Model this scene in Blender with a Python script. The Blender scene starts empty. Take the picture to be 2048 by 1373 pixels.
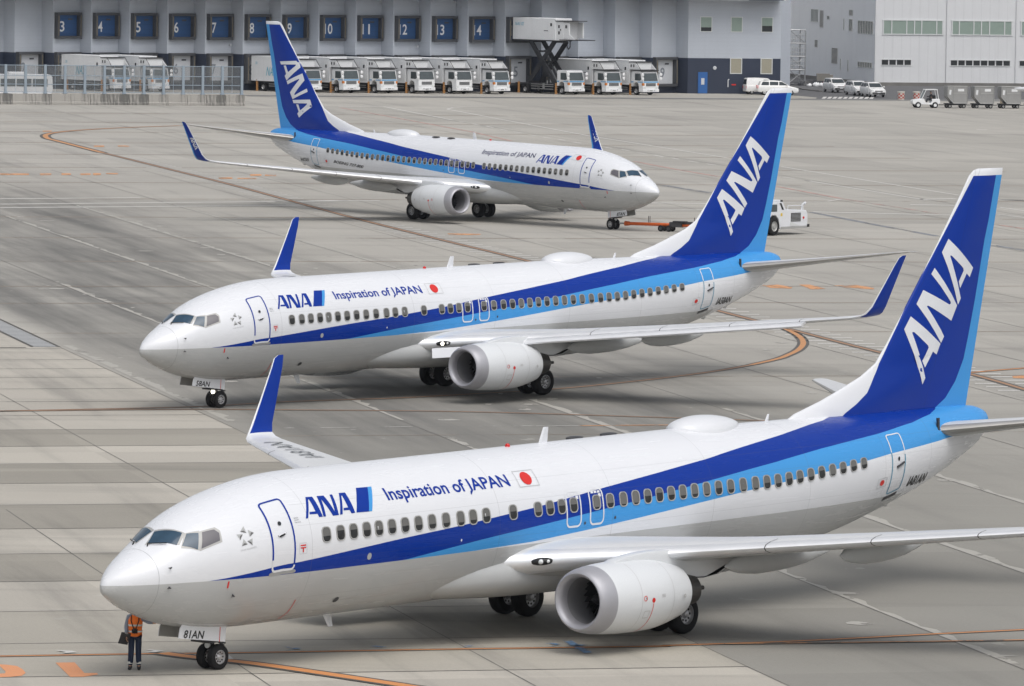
import bpy, bmesh, math, random
import numpy as np
from mathutils import Vector, Matrix
random.seed(7)
R = math.radians
SC = bpy.context.scene
COL = SC.collection
# ------------------------------------------------------------------ camera
PITCH, ROLL, CAMH = 0.0692807, 0.0137444, 20.147
cam_d = bpy.data.cameras.new('camera')
cam_d.sensor_width = 36.0
cam_d.lens = 36.0 * 12415.1 / 2048.0
cam_d.clip_start, cam_d.clip_end = 1.0, 6000.0
cam = bpy.data.objects.new('camera', cam_d)
COL.objects.link(cam)
_c, _s = math.cos(PITCH), math.sin(PITCH)
_r0, _u0, _f = Vector((1, 0, 0)), Vector((0, _s, _c)), Vector((0, _c, -_s))
_cr, _sr = math.cos(ROLL), math.sin(ROLL)
_r = _cr * _r0 + _sr * _u0
_u = -_sr * _r0 + _cr * _u0
cam.matrix_world = Matrix(((_r.x, _u.x, -_f.x, 0), (_r.y, _u.y, -_f.y, 0), (_r.z, _u.z, -_f.z, CAMH), (0, 0, 0, 1)))
SC.camera = cam
# ------------------------------------------------------------------ light
SUN_EL, SUN_AZ = R(60), R(153)      # azimuth the light comes from, clockwise from +Y
w = bpy.data.worlds.new('World')
SC.world = w
w.use_nodes = True
nt = w.node_tree
nt.nodes.clear()
sky = nt.nodes.new('ShaderNodeTexSky')
sky.sky_type = 'NISHITA'
sky.sun_disc = False
sky.sun_elevation = SUN_EL
sky.sun_rotation = SUN_AZ
sky.air_density = 1.0
sky.dust_density = 4.0
hs = nt.nodes.new('ShaderNodeHueSaturation')
hs.inputs['Saturation'].default_value = 0.28
bg = nt.nodes.new('ShaderNodeBackground')
bg.inputs['Strength'].default_value = 0.15
wo = nt.nodes.new('ShaderNodeOutputWorld')
nt.links.new(sky.outputs[0], hs.inputs['Color'])
nt.links.new(hs.outputs[0], bg.inputs['Color'])
nt.links.new(bg.outputs[0], wo.inputs['Surface'])
sd = bpy.data.lights.new('sun', 'SUN')
sd.energy = 1.05
sd.angle = R(48)
sd.color = (1.0, 0.965, 0.92)
sun = bpy.data.objects.new('sun', sd)
COL.objects.link(sun)
_d = Vector((math.sin(SUN_AZ) * math.cos(SUN_EL), math.cos(SUN_AZ) * math.cos(SUN_EL), math.sin(SUN_EL)))
sun.rotation_euler = _d.to_track_quat('Z', 'Y').to_euler()
SC.view_settings.view_transform = 'Standard'
SC.view_settings.look = 'None'
SC.view_settings.exposure = 0.0
SC.view_settings.gamma = 1.0
# ------------------------------------------------------------------ materials
class NT:
    """small helper around one material's node tree"""
    def __init__(s, name):
        s.m = bpy.data.materials.new(name)
        s.m.use_nodes = True
        s.t = s.m.node_tree
        s.b = s.t.nodes['Principled BSDF']
    def n(s, kind, **kw):
        nd = s.t.nodes.new('ShaderNode' + kind)
        for k, v in kw.items():
            setattr(nd, k, v)
        return nd
    def put(s, sock, val):
        if isinstance(val, bpy.types.NodeSocket):
            s.t.links.new(val, sock)
        else:
            sock.default_value = val
    def math(s, op, a, b=0.0, c=0.0):
        nd = s.n('Math', operation=op)
        s.put(nd.inputs[0], a); s.put(nd.inputs[1], b); s.put(nd.inputs[2], c)
        return nd.outputs[0]
    def mix(s, fac, a, b, mode='MIX'):
        nd = s.n('MixRGB', blend_type=mode)
        s.put(nd.inputs[0], fac); s.put(nd.inputs[1], a); s.put(nd.inputs[2], b)
        return nd.outputs[0]
    def noise(s, vec, scale, detail=3.0, rough=0.55):
        nd = s.n('TexNoise')
        s.put(nd.inputs['Vector'], vec)
        nd.inputs['Scale'].default_value = scale
        nd.inputs['Detail'].default_value = detail
        nd.inputs['Roughness'].default_value = rough
        return nd.outputs['Fac']
    def ramp(s, fac, stops):
        nd = s.n('ValToRGB')
        el = nd.color_ramp.elements
        while len(el) > 1:
            el.remove(el[0])
        el[0].position = stops[0][0]; el[0].color = col4(stops[0][1])
        for p, c in stops[1:]:
            e = el.new(p); e.color = col4(c)
        s.put(nd.inputs[0], fac)
        return nd.outputs[0]
    def smooth(s, x, lo, hi):
        nd = s.n('MapRange', interpolation_type='SMOOTHSTEP')
        s.put(nd.inputs[0], x)
        nd.inputs[1].default_value = lo; nd.inputs[2].default_value = hi
        return nd.outputs[0]
    def curve(s, x, pts):
        nd = s.n('FloatCurve')
        cm = nd.mapping
        cm.use_clip = False
        cu = cm.curves[0]
        ps = sorted(pts)
        cu.points[0].location = ps[0]; cu.points[1].location = ps[-1]
        for p in ps[1:-1]:
            cu.points.new(*p)
        for p in cu.points:
            p.handle_type = 'VECTOR'
        cm.update()
        s.put(nd.inputs['Value'], x)
        return nd.outputs[0]
    def obj(s):
        return s.n('TexCoord').outputs['Object']
def col4(c):
    return (c, c, c, 1) if isinstance(c, (int, float)) else (c[0], c[1], c[2], 1)
MATS = {}
def pmat(name, c, rough=0.5, metal=0.0, var=0.08, scale=2.0, coat=0.0, emit=None, estr=0.0, spec=0.5):
    """plain painted / metal / rubber surface with a little procedural wear"""
    if name in MATS:
        return MATS[name]
    k = NT(name)
    f = k.noise(k.obj(), scale, 4.0)
    c4 = col4(c)
    lo = tuple(x * (1 - var) for x in c4[:3]) + (1,)
    hi = tuple(min(1, x * (1 + var)) for x in c4[:3]) + (1,)
    k.put(k.b.inputs['Base Color'], k.mix(f, lo, hi))
    k.put(k.b.inputs['Roughness'], k.math('MULTIPLY_ADD', f, 0.12, max(0.02, rough - 0.06)))
    k.b.inputs['Metallic'].default_value = metal
    k.b.inputs['Specular IOR Level'].default_value = spec
    k.b.inputs['Coat Weight'].default_value = coat
    k.b.inputs['Coat Roughness'].default_value = 0.08
    if emit:
        k.b.inputs['Emission Color'].default_value = col4(emit)
        k.b.inputs['Emission Strength'].default_value = estr
    MATS[name] = k.m
    return k.m
NAVY = (0.0, 0.030, 0.28)
SKYB = (0.055, 0.295, 0.66)
WHITE = (0.70, 0.715, 0.745)
GREY = (0.44, 0.45, 0.45)
def ivory(): return pmat('white_paint', WHITE, 0.35, var=0.03, coat=0.3)
M_WHITE = pmat('white_paint', WHITE, 0.32, var=0.03, coat=0.3)
M_NAVY = pmat('navy_paint', NAVY, 0.3, var=0.05, coat=0.05, spec=0.2)
M_SKY = pmat('sky_blue_paint', SKYB, 0.3, var=0.04, coat=0.05, spec=0.25)
M_GREY = pmat('grey_paint', (0.47, 0.48, 0.48), 0.4, var=0.05)
M_WGREY = pmat('wing_grey_paint', (0.60, 0.61, 0.62), 0.38, var=0.05)
M_ALU = pmat('polished_aluminium', (0.80, 0.81, 0.83), 0.38, metal=0.55, var=0.05)
M_LIP = pmat('engine_lip_metal', (0.40, 0.40, 0.43), 0.5, metal=0.45, var=0.05)
M_STEEL = pmat('galvanised_steel', (0.45, 0.46, 0.47), 0.45, metal=0.7, var=0.1)
M_DARK = pmat('dark_metal', (0.06, 0.06, 0.065), 0.5, metal=0.4, var=0.15)
M_TYRE = pmat('black_rubber', (0.012, 0.012, 0.013), 0.75, var=0.2, spec=0.3)
M_HUB = pmat('wheel_hub_metal', (0.5, 0.5, 0.51), 0.4, metal=0.7, var=0.1)
M_BLACK = pmat('black_paint', (0.008, 0.008, 0.009), 0.5, var=0.1)
M_RED = pmat('red_paint', (0.62, 0.02, 0.015), 0.45, var=0.05)
M_GLASS = pmat('dark_window_glass', (0.018, 0.022, 0.026), 0.08, var=0.2, spec=0.6)
M_CKGLASS = pmat('cockpit_glass', (0.025, 0.06, 0.10), 0.08, var=0.6, scale=2.2, spec=0.5)
M_CKSHADE = pmat('cockpit_grey_shade', (0.11, 0.105, 0.12), 0.25, var=0.1)
M_FRAME = pmat('window_frame_metal', (0.40, 0.40, 0.39), 0.45, metal=0.2, var=0.08)
M_SEAM = pmat('panel_seam', (0.45, 0.45, 0.45), 0.5)
M_ORANGE = pmat('orange_paint', (0.62, 0.11, 0.015), 0.5, var=0.12)
M_LAMP = pmat('clear_lamp_glass', (0.7, 0.72, 0.72), 0.1, var=0.1)
M_LIT = pmat('lit_lamp', (1, 1, 0.95), 0.3, emit=(1.0, 0.95, 0.8), estr=6.0)
# ------------------------------------------------------------------ mesh building
class MB:
    def __init__(s):
        s.v = []; s.f = []; s.mi = []; s.uv = None
    def add(s, vs, fs, mi=0):
        o = len(s.v)
        s.v += [tuple(p) for p in vs]
        for f in fs:
            s.f.append([i + o for i in f]); s.mi.append(mi)
        return s
    def box(s, a, b, mi=0, mat=None):
        x0, y0, z0 = a; x1, y1, z1 = b
        vs = [(x0, y0, z0), (x1, y0, z0), (x1, y1, z0), (x0, y1, z0), (x0, y0, z1), (x1, y0, z1), (x1, y1, z1), (x0, y1, z1)]
        if mat is not None:
            vs = [tuple(mat @ Vector(p)) for p in vs]
        return s.add(vs, [(0, 3, 2, 1), (4, 5, 6, 7), (0, 1, 5, 4), (1, 2, 6, 5), (2, 3, 7, 6), (3, 0, 4, 7)], mi)
    def prism(s, poly, y0, y1, mi=0, axis='y'):
        """extrude an outline; axis y: outline in (x,z); axis z: outline in (x,y); axis x: outline in (y,z)"""
        n = len(poly)
        def P(p, h):
            return (p[0], h, p[1]) if axis == 'y' else ((p[0], p[1], h) if axis == 'z' else (h, p[0], p[1]))
        vs = [P(p, y0) for p in poly] + [P(p, y1) for p in poly]
        fs = [(i, (i + 1) % n, n + (i + 1) % n, n + i) for i in range(n)]
        fs += [tuple(range(n))[::-1], tuple(range(n, 2 * n))]
        return s.add(vs, fs, mi)
    def tube(s, a, b, r0, r1=None, n=12, mi=0, caps=True):
        a = Vector(a); b = Vector(b); r1 = r0 if r1 is None else r1
        d = (b - a).normalized()
        u = d.orthogonal().normalized(); v = d.cross(u)
        vs = []
        for c, r in ((a, r0), (b, r1)):
            for i in range(n):
                t = 2 * math.pi * i / n
                vs.append(c + u * (r * math.cos(t)) + v * (r * math.sin(t)))
        fs = [(i, (i + 1) % n, n + (i + 1) % n, n + i) for i in range(n)]
        if caps:
            fs += [tuple(range(n))[::-1], tuple(range(n, 2 * n))]
        return s.add(vs, fs, mi)
    def path(s, pts, r, n=8, mi=0):
        for a, b in zip(pts[:-1], pts[1:]):
            s.tube(a, b, r, r, n, mi)
        return s
    def lathe(s, prof, origin, axis, n=32, mi=0, mis=None, sx=1.0):
        """revolve (along, radius) pairs about an axis"""
        o = Vector(origin); d = Vector(axis).normalized()
        u = Vector((0, 0, 1)) if abs(d.z) < 0.9 else Vector((1, 0, 0))
        u = (u - d * u.dot(d)).normalized(); v = d.cross(u)
        vs = []
        for h, r in prof:
            for i in range(n):
                t = 2 * math.pi * i / n
                vs.append(o + d * h + u * (r * math.cos(t)) + v * (r * math.sin(t) * sx))
        b = len(s.v)
        s.v += [tuple(p) for p in vs]
        for k in range(len(prof) - 1):
            for i in range(n):
                j = (i + 1) % n
                s.f.append([b + k * n + i, b + k * n + j, b + (k + 1) * n + j, b + (k + 1) * n + i])
                s.mi.append(mis[k] if mis else mi)
        return s
    def grid(s, rows, closed=False, mi=0, mif=None):
        """loft a list of equally long point rows"""
        n = len(rows[0]); b = len(s.v)
        for r in rows:
            s.v += [tuple(p) for p in r]
        m = n if closed else n - 1
        for k in range(len(rows) - 1):
            for i in range(m):
                j = (i + 1) % n
                s.f.append([b + k * n + i, b + k * n + j, b + (k + 1) * n + j, b + (k + 1) * n + i])
                s.mi.append(mif(k, i) if mif else mi)
        return s
    def mesh(s, name, mats, smooth=False, bevel=0.0, fixn=True):
        me = bpy.data.meshes.new(name)
        me.from_pydata(s.v, [], s.f)
        for m in (mats if isinstance(mats, (list, tuple)) else [mats]):
            me.materials.append(m)
        me.polygons.foreach_set('material_index', s.mi)
        if s.uv is not None:
            ul = me.uv_layers.new(name='UVMap')
            for lp in me.loops:
                ul.data[lp.index].uv = s.uv[lp.vertex_index]
        bm = bmesh.new(); bm.from_mesh(me)
        if fixn:
            bmesh.ops.recalc_face_normals(bm, faces=bm.faces[:])
        if bevel > 0:
            es = [e for e in bm.edges if len(e.link_faces) == 2 and e.calc_face_angle(0) > 0.6]
            bmesh.ops.bevel(bm, geom=es, offset=bevel, segments=2, affect='EDGES', profile=0.6)
        if smooth:
            for f in bm.faces:
                f.smooth = True
            for e in bm.edges:
                if len(e.link_faces) == 2 and e.calc_face_angle(0) > smooth:
                    e.smooth = False
        bm.to_mesh(me); bm.free()
        me.update()
        return me
    def build(s, name, mats, parent=None, smooth=False, bevel=0.0, loc=None, fixn=True):
        return link(name, s.mesh(name, mats, smooth, bevel, fixn), parent, loc)
def link(name, me, parent=None, loc=None):
    o = bpy.data.objects.new(name, me)
    COL.objects.link(o)
    if parent is not None:
        o.parent = parent
    if loc is not None:
        o.location = loc
    return o
def tag(o, label=None, cat=None, group=None, kind=None):
    if label: o['label'] = label
    if cat: o['category'] = cat
    if group: o['group'] = group
    if kind: o['kind'] = kind
    return o
def thing(name, label, cat, loc=(0, 0, 0), rz=0.0, group=None):
    o = bpy.data.objects.new(name, None)
    COL.objects.link(o)
    o.location = loc; o.rotation_euler = (0, 0, rz)
    o.empty_display_size = 0.5
    return tag(o, label, cat, group)
def copy_tree(o, loc, rz, label, parent=None):
    c = o.copy(); COL.objects.link(c)
    if parent is None:
        c.location = loc; c.rotation_euler = (0, 0, rz); c['label'] = label
    else:
        c.parent = parent
    for ch in o.children:
        copy_tree(ch, None, None, None, c)
    return c
def text_mesh(txt, size=1.0, shear=0.0, xs=1.0, bold=0.0, align='LEFT'):
    cu = bpy.data.curves.new('lettering', 'FONT')
    cu.body = txt; cu.size = size; cu.shear = shear; cu.offset = bold; cu.align_x = align
    cu.resolution_u = 3
    o = bpy.data.objects.new('lettering', cu)
    COL.objects.link(o)
    dg = bpy.context.evaluated_depsgraph_get()
    dg.update()
    me = bpy.data.meshes.new_from_object(o.evaluated_get(dg))
    vs = [(v.co.x * xs, v.co.y) for v in me.vertices]
    fs = [tuple(p.vertices) for p in me.polygons]
    bpy.data.objects.remove(o); bpy.data.curves.remove(cu); bpy.data.meshes.remove(me)
    return vs, fs
def fit_text(txt, width, height, shear=0.0, bold=0.0):
    """lettering scaled to a given width and cap height, lower left at 0,0"""
    vs, fs = text_mesh(txt, 1.0, shear, 1.0, bold)
    cap, _ = text_mesh('H', 1.0)
    h = max(v[1] for v in cap)
    if txt.startswith('JA'):           # the J of the photograph stands on the line
        vs = [(v[0], max(v[1], 0.0)) for v in vs]
    x0 = min(v[0] for v in vs); x1 = max(v[0] for v in vs)
    if txt.endswith('JAPAN'):
        vs = [(v[0], max(v[1], -.02) if v[0] > x0 + .66 * (x1 - x0) else v[1]) for v in vs]
    return [((v[0] - x0) / (x1 - x0) * width, v[1] / h * height) for v in vs], fs
def flat_text(name, txt, width, height, M, mat, parent, shear=0.0, bold=0.0):
    vs, fs = fit_text(txt, width, height, shear, bold)
    mb = MB(); mb.add([tuple(M @ Vector((x, y, 0))) for x, y in vs], fs)
    return mb.build(name, mat, parent, fixn=False)
def frame_from(o, xd, yd):
    xd = Vector(xd).normalized(); yd = Vector(yd).normalized(); z = xd.cross(yd)
    return Matrix(((xd.x, yd.x, z.x, o[0]), (xd.y, yd.y, z.y, o[1]), (xd.z, yd.z, z.z, o[2]), (0, 0, 0, 1)))

# ================================================================== aircraft geometry
FXS = [0, 0.04, 0.12, 0.25, 0.5, 0.8, 1.15, 1.5, 1.9, 2.3, 2.7, 3.2, 4, 5, 6, 7, 9, 24, 26, 28, 30, 32, 34, 35.5, 36.8, 37.6, 38.02]
FTOP = [-0.72, -0.585, -0.465, -0.345, -0.16, 0.02, 0.2, 0.39, 0.635, 0.885, 1.075, 1.255, 1.485, 1.69, 1.825, 1.875, 1.88, 1.87, 1.84, 1.8, 1.785, 1.775, 1.75, 1.715, 1.68, 1.62, 1.5]
FBOT = [-0.72, -0.845, -0.915, -1.0, -1.155, -1.32, -1.465, -1.61, -1.747, -1.855, -1.937, -2.015, -2.09, -2.13, -2.132, -2.132, -2.137, -2.134, -2.112, -1.97, -1.7, -1.28, -0.8, -0.36, 0.1, 0.43, 0.74]
FHW = [0.0, 0.1, 0.19, 0.315, 0.51, 0.7, 0.87, 1.01, 1.13, 1.26, 1.395, 1.535, 1.683, 1.797, 1.855, 1.879, 1.88, 1.88, 1.871, 1.823, 1.72, 1.52, 1.235, 0.955, 0.66, 0.48, 0.32]
FA = [[(36.16, 10.46), (37.42, 9.54), (37.24, 9.26), (37.06, 9.38), (36.71, 8.94), (36.62, 9.15), (36.88, 9.47), (36.85, 9.55), (36.27, 9.94), (36.21, 9.96), (36.2, 9.91), (36.77, 8.63), (36.62, 8.44), (35.84, 10.06)], [(34.93, 8.95), (36.13, 8.47), (36.21, 8.5), (36.19, 8.56), (35.32, 9.42), (35.48, 9.6), (36.57, 8.42), (36.27, 7.97), (35.12, 8.47), (35.05, 8.47), (35.06, 8.43), (35.89, 7.51), (35.73, 7.32), (34.6, 8.54)], [(34.32, 8.18), (35.7, 7.3), (35.5, 6.98), (35.3, 7.08), (34.9, 6.61), (34.79, 6.82), (35.09, 7.21), (35.06, 7.27), (34.43, 7.7), (34.35, 7.71), (34.34, 7.67), (34.96, 6.29), (34.82, 6.1), (34.0, 7.8)]]
LE = [(28.86, 5.49), (30.12, 5.82), (30.94, 6.08), (32.05, 6.46), (32.76, 6.82), (33.31, 7.4), (34.56, 8.89), (35.97, 10.61), (37.27, 12.34), (37.49, 12.5), (37.72, 12.55), (38.98, 12.55)]
TE = [(38.98, 12.54), (38.68, 11.19), (38.29, 9.59), (37.31, 5.32)]
WD = [(31.0, 5.43), (31.58, 5.68), (32.13, 5.98), (32.67, 6.57), (33.5, 7.59), (34.43, 8.75), (35.46, 9.97), (37.43, 12.34)]
DL = [(38.59, 12.36), (38.24, 10.98), (38.04, 10.38), (37.61, 8.57), (37.3, 7.48), (37.07, 6.77), (36.66, 6.11), (36.15, 5.62), (35.48, 5.29)]
LOGO = [[(6.31, 45.4), (6.55, 46.1), (6.6, 65.3), (6.46, 65.2), (6.44, 62.2), (6.15, 61.7), (6.18, 59.5), (6.4, 59.8), (6.38, 48.1), (6.35, 48.2), (6.05, 64.8), (5.96, 64.8)], [(6.72, 46.2), (6.98, 46.5), (7.11, 62.4), (7.22, 46.4), (7.32, 46.4), (7.22, 65.6), (6.99, 65.6), (6.81, 49.8), (6.72, 65.4), (6.62, 65.3)], [(7.6, 45.8), (7.84, 46.0), (7.87, 65.3), (7.72, 65.4), (7.69, 62.4), (7.46, 62.2), (7.49, 60.1), (7.67, 60.0), (7.66, 48.7), (7.63, 48.7), (7.37, 65.4), (7.27, 65.3)], [(8.36, 42.6), (8.81, 43.0), (8.59, 54.6), (8.41, 65.6), (7.92, 65.3), (8.11, 54.5)], [(8.81, 43.0), (8.97, 42.8), (8.74, 54.8), (8.54, 65.5), (8.41, 65.6), (8.59, 54.6)]]
STAR = [[(3.85, 57.2), (3.86, 64.4), (3.69, 61.4)], [(3.93, 61.9), (4.09, 66.3), (3.93, 68.8)], [(4.0, 70.9), (3.96, 77.2), (3.82, 72.2)], [(3.72, 69.2), (3.81, 75.0), (3.62, 75.5)], [(3.55, 62.9), (3.74, 64.4), (3.61, 69.4)]]
STARD = [[(3.69, 61.4), (3.8, 61.3), (3.86, 64.4)], [(3.93, 68.8), (4.0, 65.0), (4.09, 66.3)], [(3.82, 72.2), (3.93, 73.8), (3.96, 77.2)], [(3.62, 75.5), (3.72, 73.3), (3.81, 75.0)], [(3.61, 69.4), (3.63, 65.7), (3.74, 64.4)]]
def pch(xs, ys):
    xs = np.array(xs, float); ys = np.array(ys, float); h = np.diff(xs); d = np.diff(ys) / h
    m = np.zeros(len(xs)); m[0] = d[0]; m[-1] = d[-1]
    for i in range(1, len(xs) - 1):
        if d[i - 1] * d[i] > 0:
            w1 = 2 * h[i] + h[i - 1]; w2 = h[i] + 2 * h[i - 1]
            m[i] = (w1 + w2) / (w1 / d[i - 1] + w2 / d[i])
    def f(x):
        x = min(max(x, xs[0]), xs[-1]); i = min(max(int(np.searchsorted(xs, x)) - 1, 0), len(xs) - 2)
        t = (x - xs[i]) / h[i]
        return (2 * t**3 - 3 * t**2 + 1) * ys[i] + (t**3 - 2 * t**2 + t) * h[i] * m[i] + (-2 * t**3 + 3 * t**2) * ys[i + 1] + (t**3 - t**2) * h[i] * m[i + 1]
    return f
f_top, f_bot, f_hw = pch(FXS, FTOP), pch(FXS, FBOT), pch(FXS, FHW)
def zc(x):
    return 3.30 + 0.0143 * (x - 10)
def sec(x):
    t, b, wd = f_top(x), f_bot(x), f_hw(x)
    m = float(np.interp(x, [0, 2, 5, 26, 32, 38.02], [-.72, -.35, 0, 0, .35, 1.12]))
    return t, b, wd, min(max(m, b + .3 * (t - b)), b + .7 * (t - b))
def skin(x, deg, side):
    t, b, wd, m = sec(x)
    c = math.cos(R(deg)); h = t - m if c >= 0 else m - b
    return Vector((x, side * wd * math.sin(R(deg)), zc(x) + m + h * c))
def surf(x, deg, side, off=0.0):
    p = skin(x, deg, side)
    if off:
        a = skin(x + .03, deg, side) - skin(max(x - .03, 0), deg, side)
        b = skin(x, deg + 1, side) - skin(x, deg - 1, side)
        n = a.cross(b).normalized()
        if n.y * side * math.sin(R(deg)) + n.z * math.cos(R(deg)) < 0:
            n = -n
        p = p + n * off
    return p
def cut2d(bm, lo, hi, step, axis):
    k = math.floor(lo / step) + 1
    while k * step < hi:
        co = (k * step, 0, 0) if axis == 0 else (0, k * step, 0)
        no = (1, 0, 0) if axis == 0 else (0, 1, 0)
        bmesh.ops.bisect_plane(bm, geom=bm.verts[:] + bm.edges[:] + bm.faces[:], plane_co=co, plane_no=no, dist=1e-6)
        k += 1
def decal(name, polys, fn, mat, parent, sx, sy):
    """flat outlines in 2-D, cut into small pieces and laid on a curved surface by fn"""
    bm = bmesh.new()
    for vs, fs in polys:
        bv = [bm.verts.new((p[0], p[1], 0)) for p in vs]
        for f in fs:
            try:
                bm.faces.new([bv[i] for i in f])
            except ValueError:
                pass
    bm.normal_update()
    bmesh.ops.triangulate(bm, faces=bm.faces[:])
    xs = [v.co.x for v in bm.verts]; ys = [v.co.y for v in bm.verts]
    if sx: cut2d(bm, min(xs), max(xs), sx, 0)
    if sy: cut2d(bm, min(ys), max(ys), sy, 1)
    for v in bm.verts:
        v.co = fn(v.co.x, v.co.y)
    me = bpy.data.meshes.new(name); bm.to_mesh(me); bm.free()
    me.materials.append(mat)
    return link(name, me, parent)
def ng(poly):
    return (poly, [tuple(range(len(poly)))])
def on_skin(side, off=0.007):
    return lambda x, d: surf(x, d, side, off)
def skin_text(name, txt, quad, side, mat, parent, bold=0.0, shear=0.0, off=0.007):
    """quad: lower-left, lower-right, upper-left, upper-right as (x, degrees)"""
    vs, fs = fit_text(txt, 1.0, 1.0, shear, bold)
    a, b, c, d = quad
    def q(u, v):
        return tuple((a[i] * (1 - u) + b[i] * u) * (1 - v) + (c[i] * (1 - u) + d[i] * u) * v for i in (0, 1))
    return decal(name, [([q(u, v) for u, v in vs], fs)], on_skin(side, off), mat, parent, 0.3 if a[0] < 6 or a[0] > 25 else 0, 4.0)
def rrect(x0, x1, y0, y1, rx, ry, n=6, per=6):
    """rounded rectangle outline with points along its sides"""
    pts = []
    cs = [(x1 - rx, y1 - ry, 0), (x0 + rx, y1 - ry, 90), (x0 + rx, y0 + ry, 180), (x1 - rx, y0 + ry, 270)]
    for k, (cx, cy, a0) in enumerate(cs):
        for i in range(n + 1):
            a = R(a0 + 90 * i / n)
            pts.append((cx + rx * math.cos(a), cy + ry * math.sin(a)))
        nx_ = cs[(k + 1) % 4]
        e = (nx_[0] + rx * math.cos(R(nx_[2])), nx_[1] + ry * math.sin(R(nx_[2])))
        s = pts[-1]
        for i in range(1, per):
            pts.append((s[0] + (e[0] - s[0]) * i / per, s[1] + (e[1] - s[1]) * i / per))
    return pts
def ring(name, x0, x1, d0, d1, rx, wd, side, mats, parent, split=None, off=0.008):
    rd = math.degrees(rx / 1.88); wdd = math.degrees(wd / 1.88)
    A = rrect(x0, x1, d0, d1, rx, rd, 6, 10)
    B = rrect(x0 + wd, x1 - wd, d0 + wdd, d1 - wdd, max(rx - wd, .01), max(rd - wdd, .5), 6, 10)
    mb = MB(); n = len(A)
    vs = [surf(x, d, side, off) for x, d in A] + [surf(x, d, side, off) for x, d in B]
    mb.v = [tuple(v) for v in vs]
    for i in range(n):
        j = (i + 1) % n
        mb.f.append([i, j, n + j, n + i]); mb.mi.append(1 if split is not None and A[i][1] > split else 0)
    return mb.build(name, mats, parent, fixn=False)
def foil(n=12):
    """points round an aerofoil of unit chord and unit thickness: upper side tail to nose, then lower side back"""
    def th(c):
        return 5 * (0.2969 * math.sqrt(c) - 0.126 * c - 0.3516 * c * c + 0.2843 * c**3 - 0.1036 * c**4)
    cs = [0.5 * (1 - math.cos(math.pi * i / n)) for i in range(n + 1)]
    up = [(c, th(c)) for c in reversed(cs)]
    lo = [(c, -th(c)) for c in cs[1:-1]]
    return up + lo
FOIL = foil()
def sec_ring(side, y, xle, zle, ch, tk, cant):
    n = Vector((0, -side * math.sin(R(cant)), math.cos(R(cant))))
    o = Vector((xle, side * y, zle))
    return [o + Vector((c * ch, 0, 0.014 * c * ch)) + n * (t * tk * ch) for c, t in FOIL]
WING = [(1.0, 13.4, 2.18, 8.9, .13, 0), (1.88, 14.3, 2.25, 7.75, .13, 0), (3.3, 15.6, 2.40, 6.45, .125, 0), (4.9, 16.95, 2.57, 5.05, .12, 0),
        (6.0, 17.56, 2.69, 4.45, .115, 0), (9.0, 19.17, 3.0, 3.64, .11, 0), (13.0, 21.3, 3.42, 2.6, .105, 0), (16.4, 23.12, 3.78, 1.7, .10, 0), (17.0, 23.45, 3.85, 1.52, .10, 5)]
WLET = [(17.0, 23.45, 3.85, 1.52, .10, 5), (17.3, 23.70, 3.92, 1.33, .09, 25), (17.45, 23.93, 4.03, 1.11, .085, 52), (17.55, 24.2, 4.3, .94, .08, 74),
        (17.65, 24.67, 5.0, .76, .075, 81), (17.8, 25.33, 6.0, .51, .07, 81), (17.86, 25.52, 6.28, .42, .06, 81), (17.88, 25.72, 6.37, .24, .03, 81)]
def fin_le(z):
    return float(np.interp(z, [4.9] + [p[1] for p in LE[:-1]] + [12.56], [27.6] + [p[0] for p in LE[:-1]] + [38.0]))
def fin_te(z):
    return 37.27 + (z - 5.2) * 0.2330
def fin_half(x, z):
    a, b = fin_le(z), fin_te(z)
    tm = 0.27 + (0.085 - 0.27) * min(max((z - 5.2) / 7.3, 0), 1)
    d = x - a; ch = b - a
    c = d / ch
    t = min(1.0, math.sqrt(max(d, 0) / (2.4 if z < 7 else 0.32 * ch)))
    if c > 0.5:
        t *= max(0.0, (1 - c) / 0.5) ** 0.9
    return tm * t + 0.006
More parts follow.
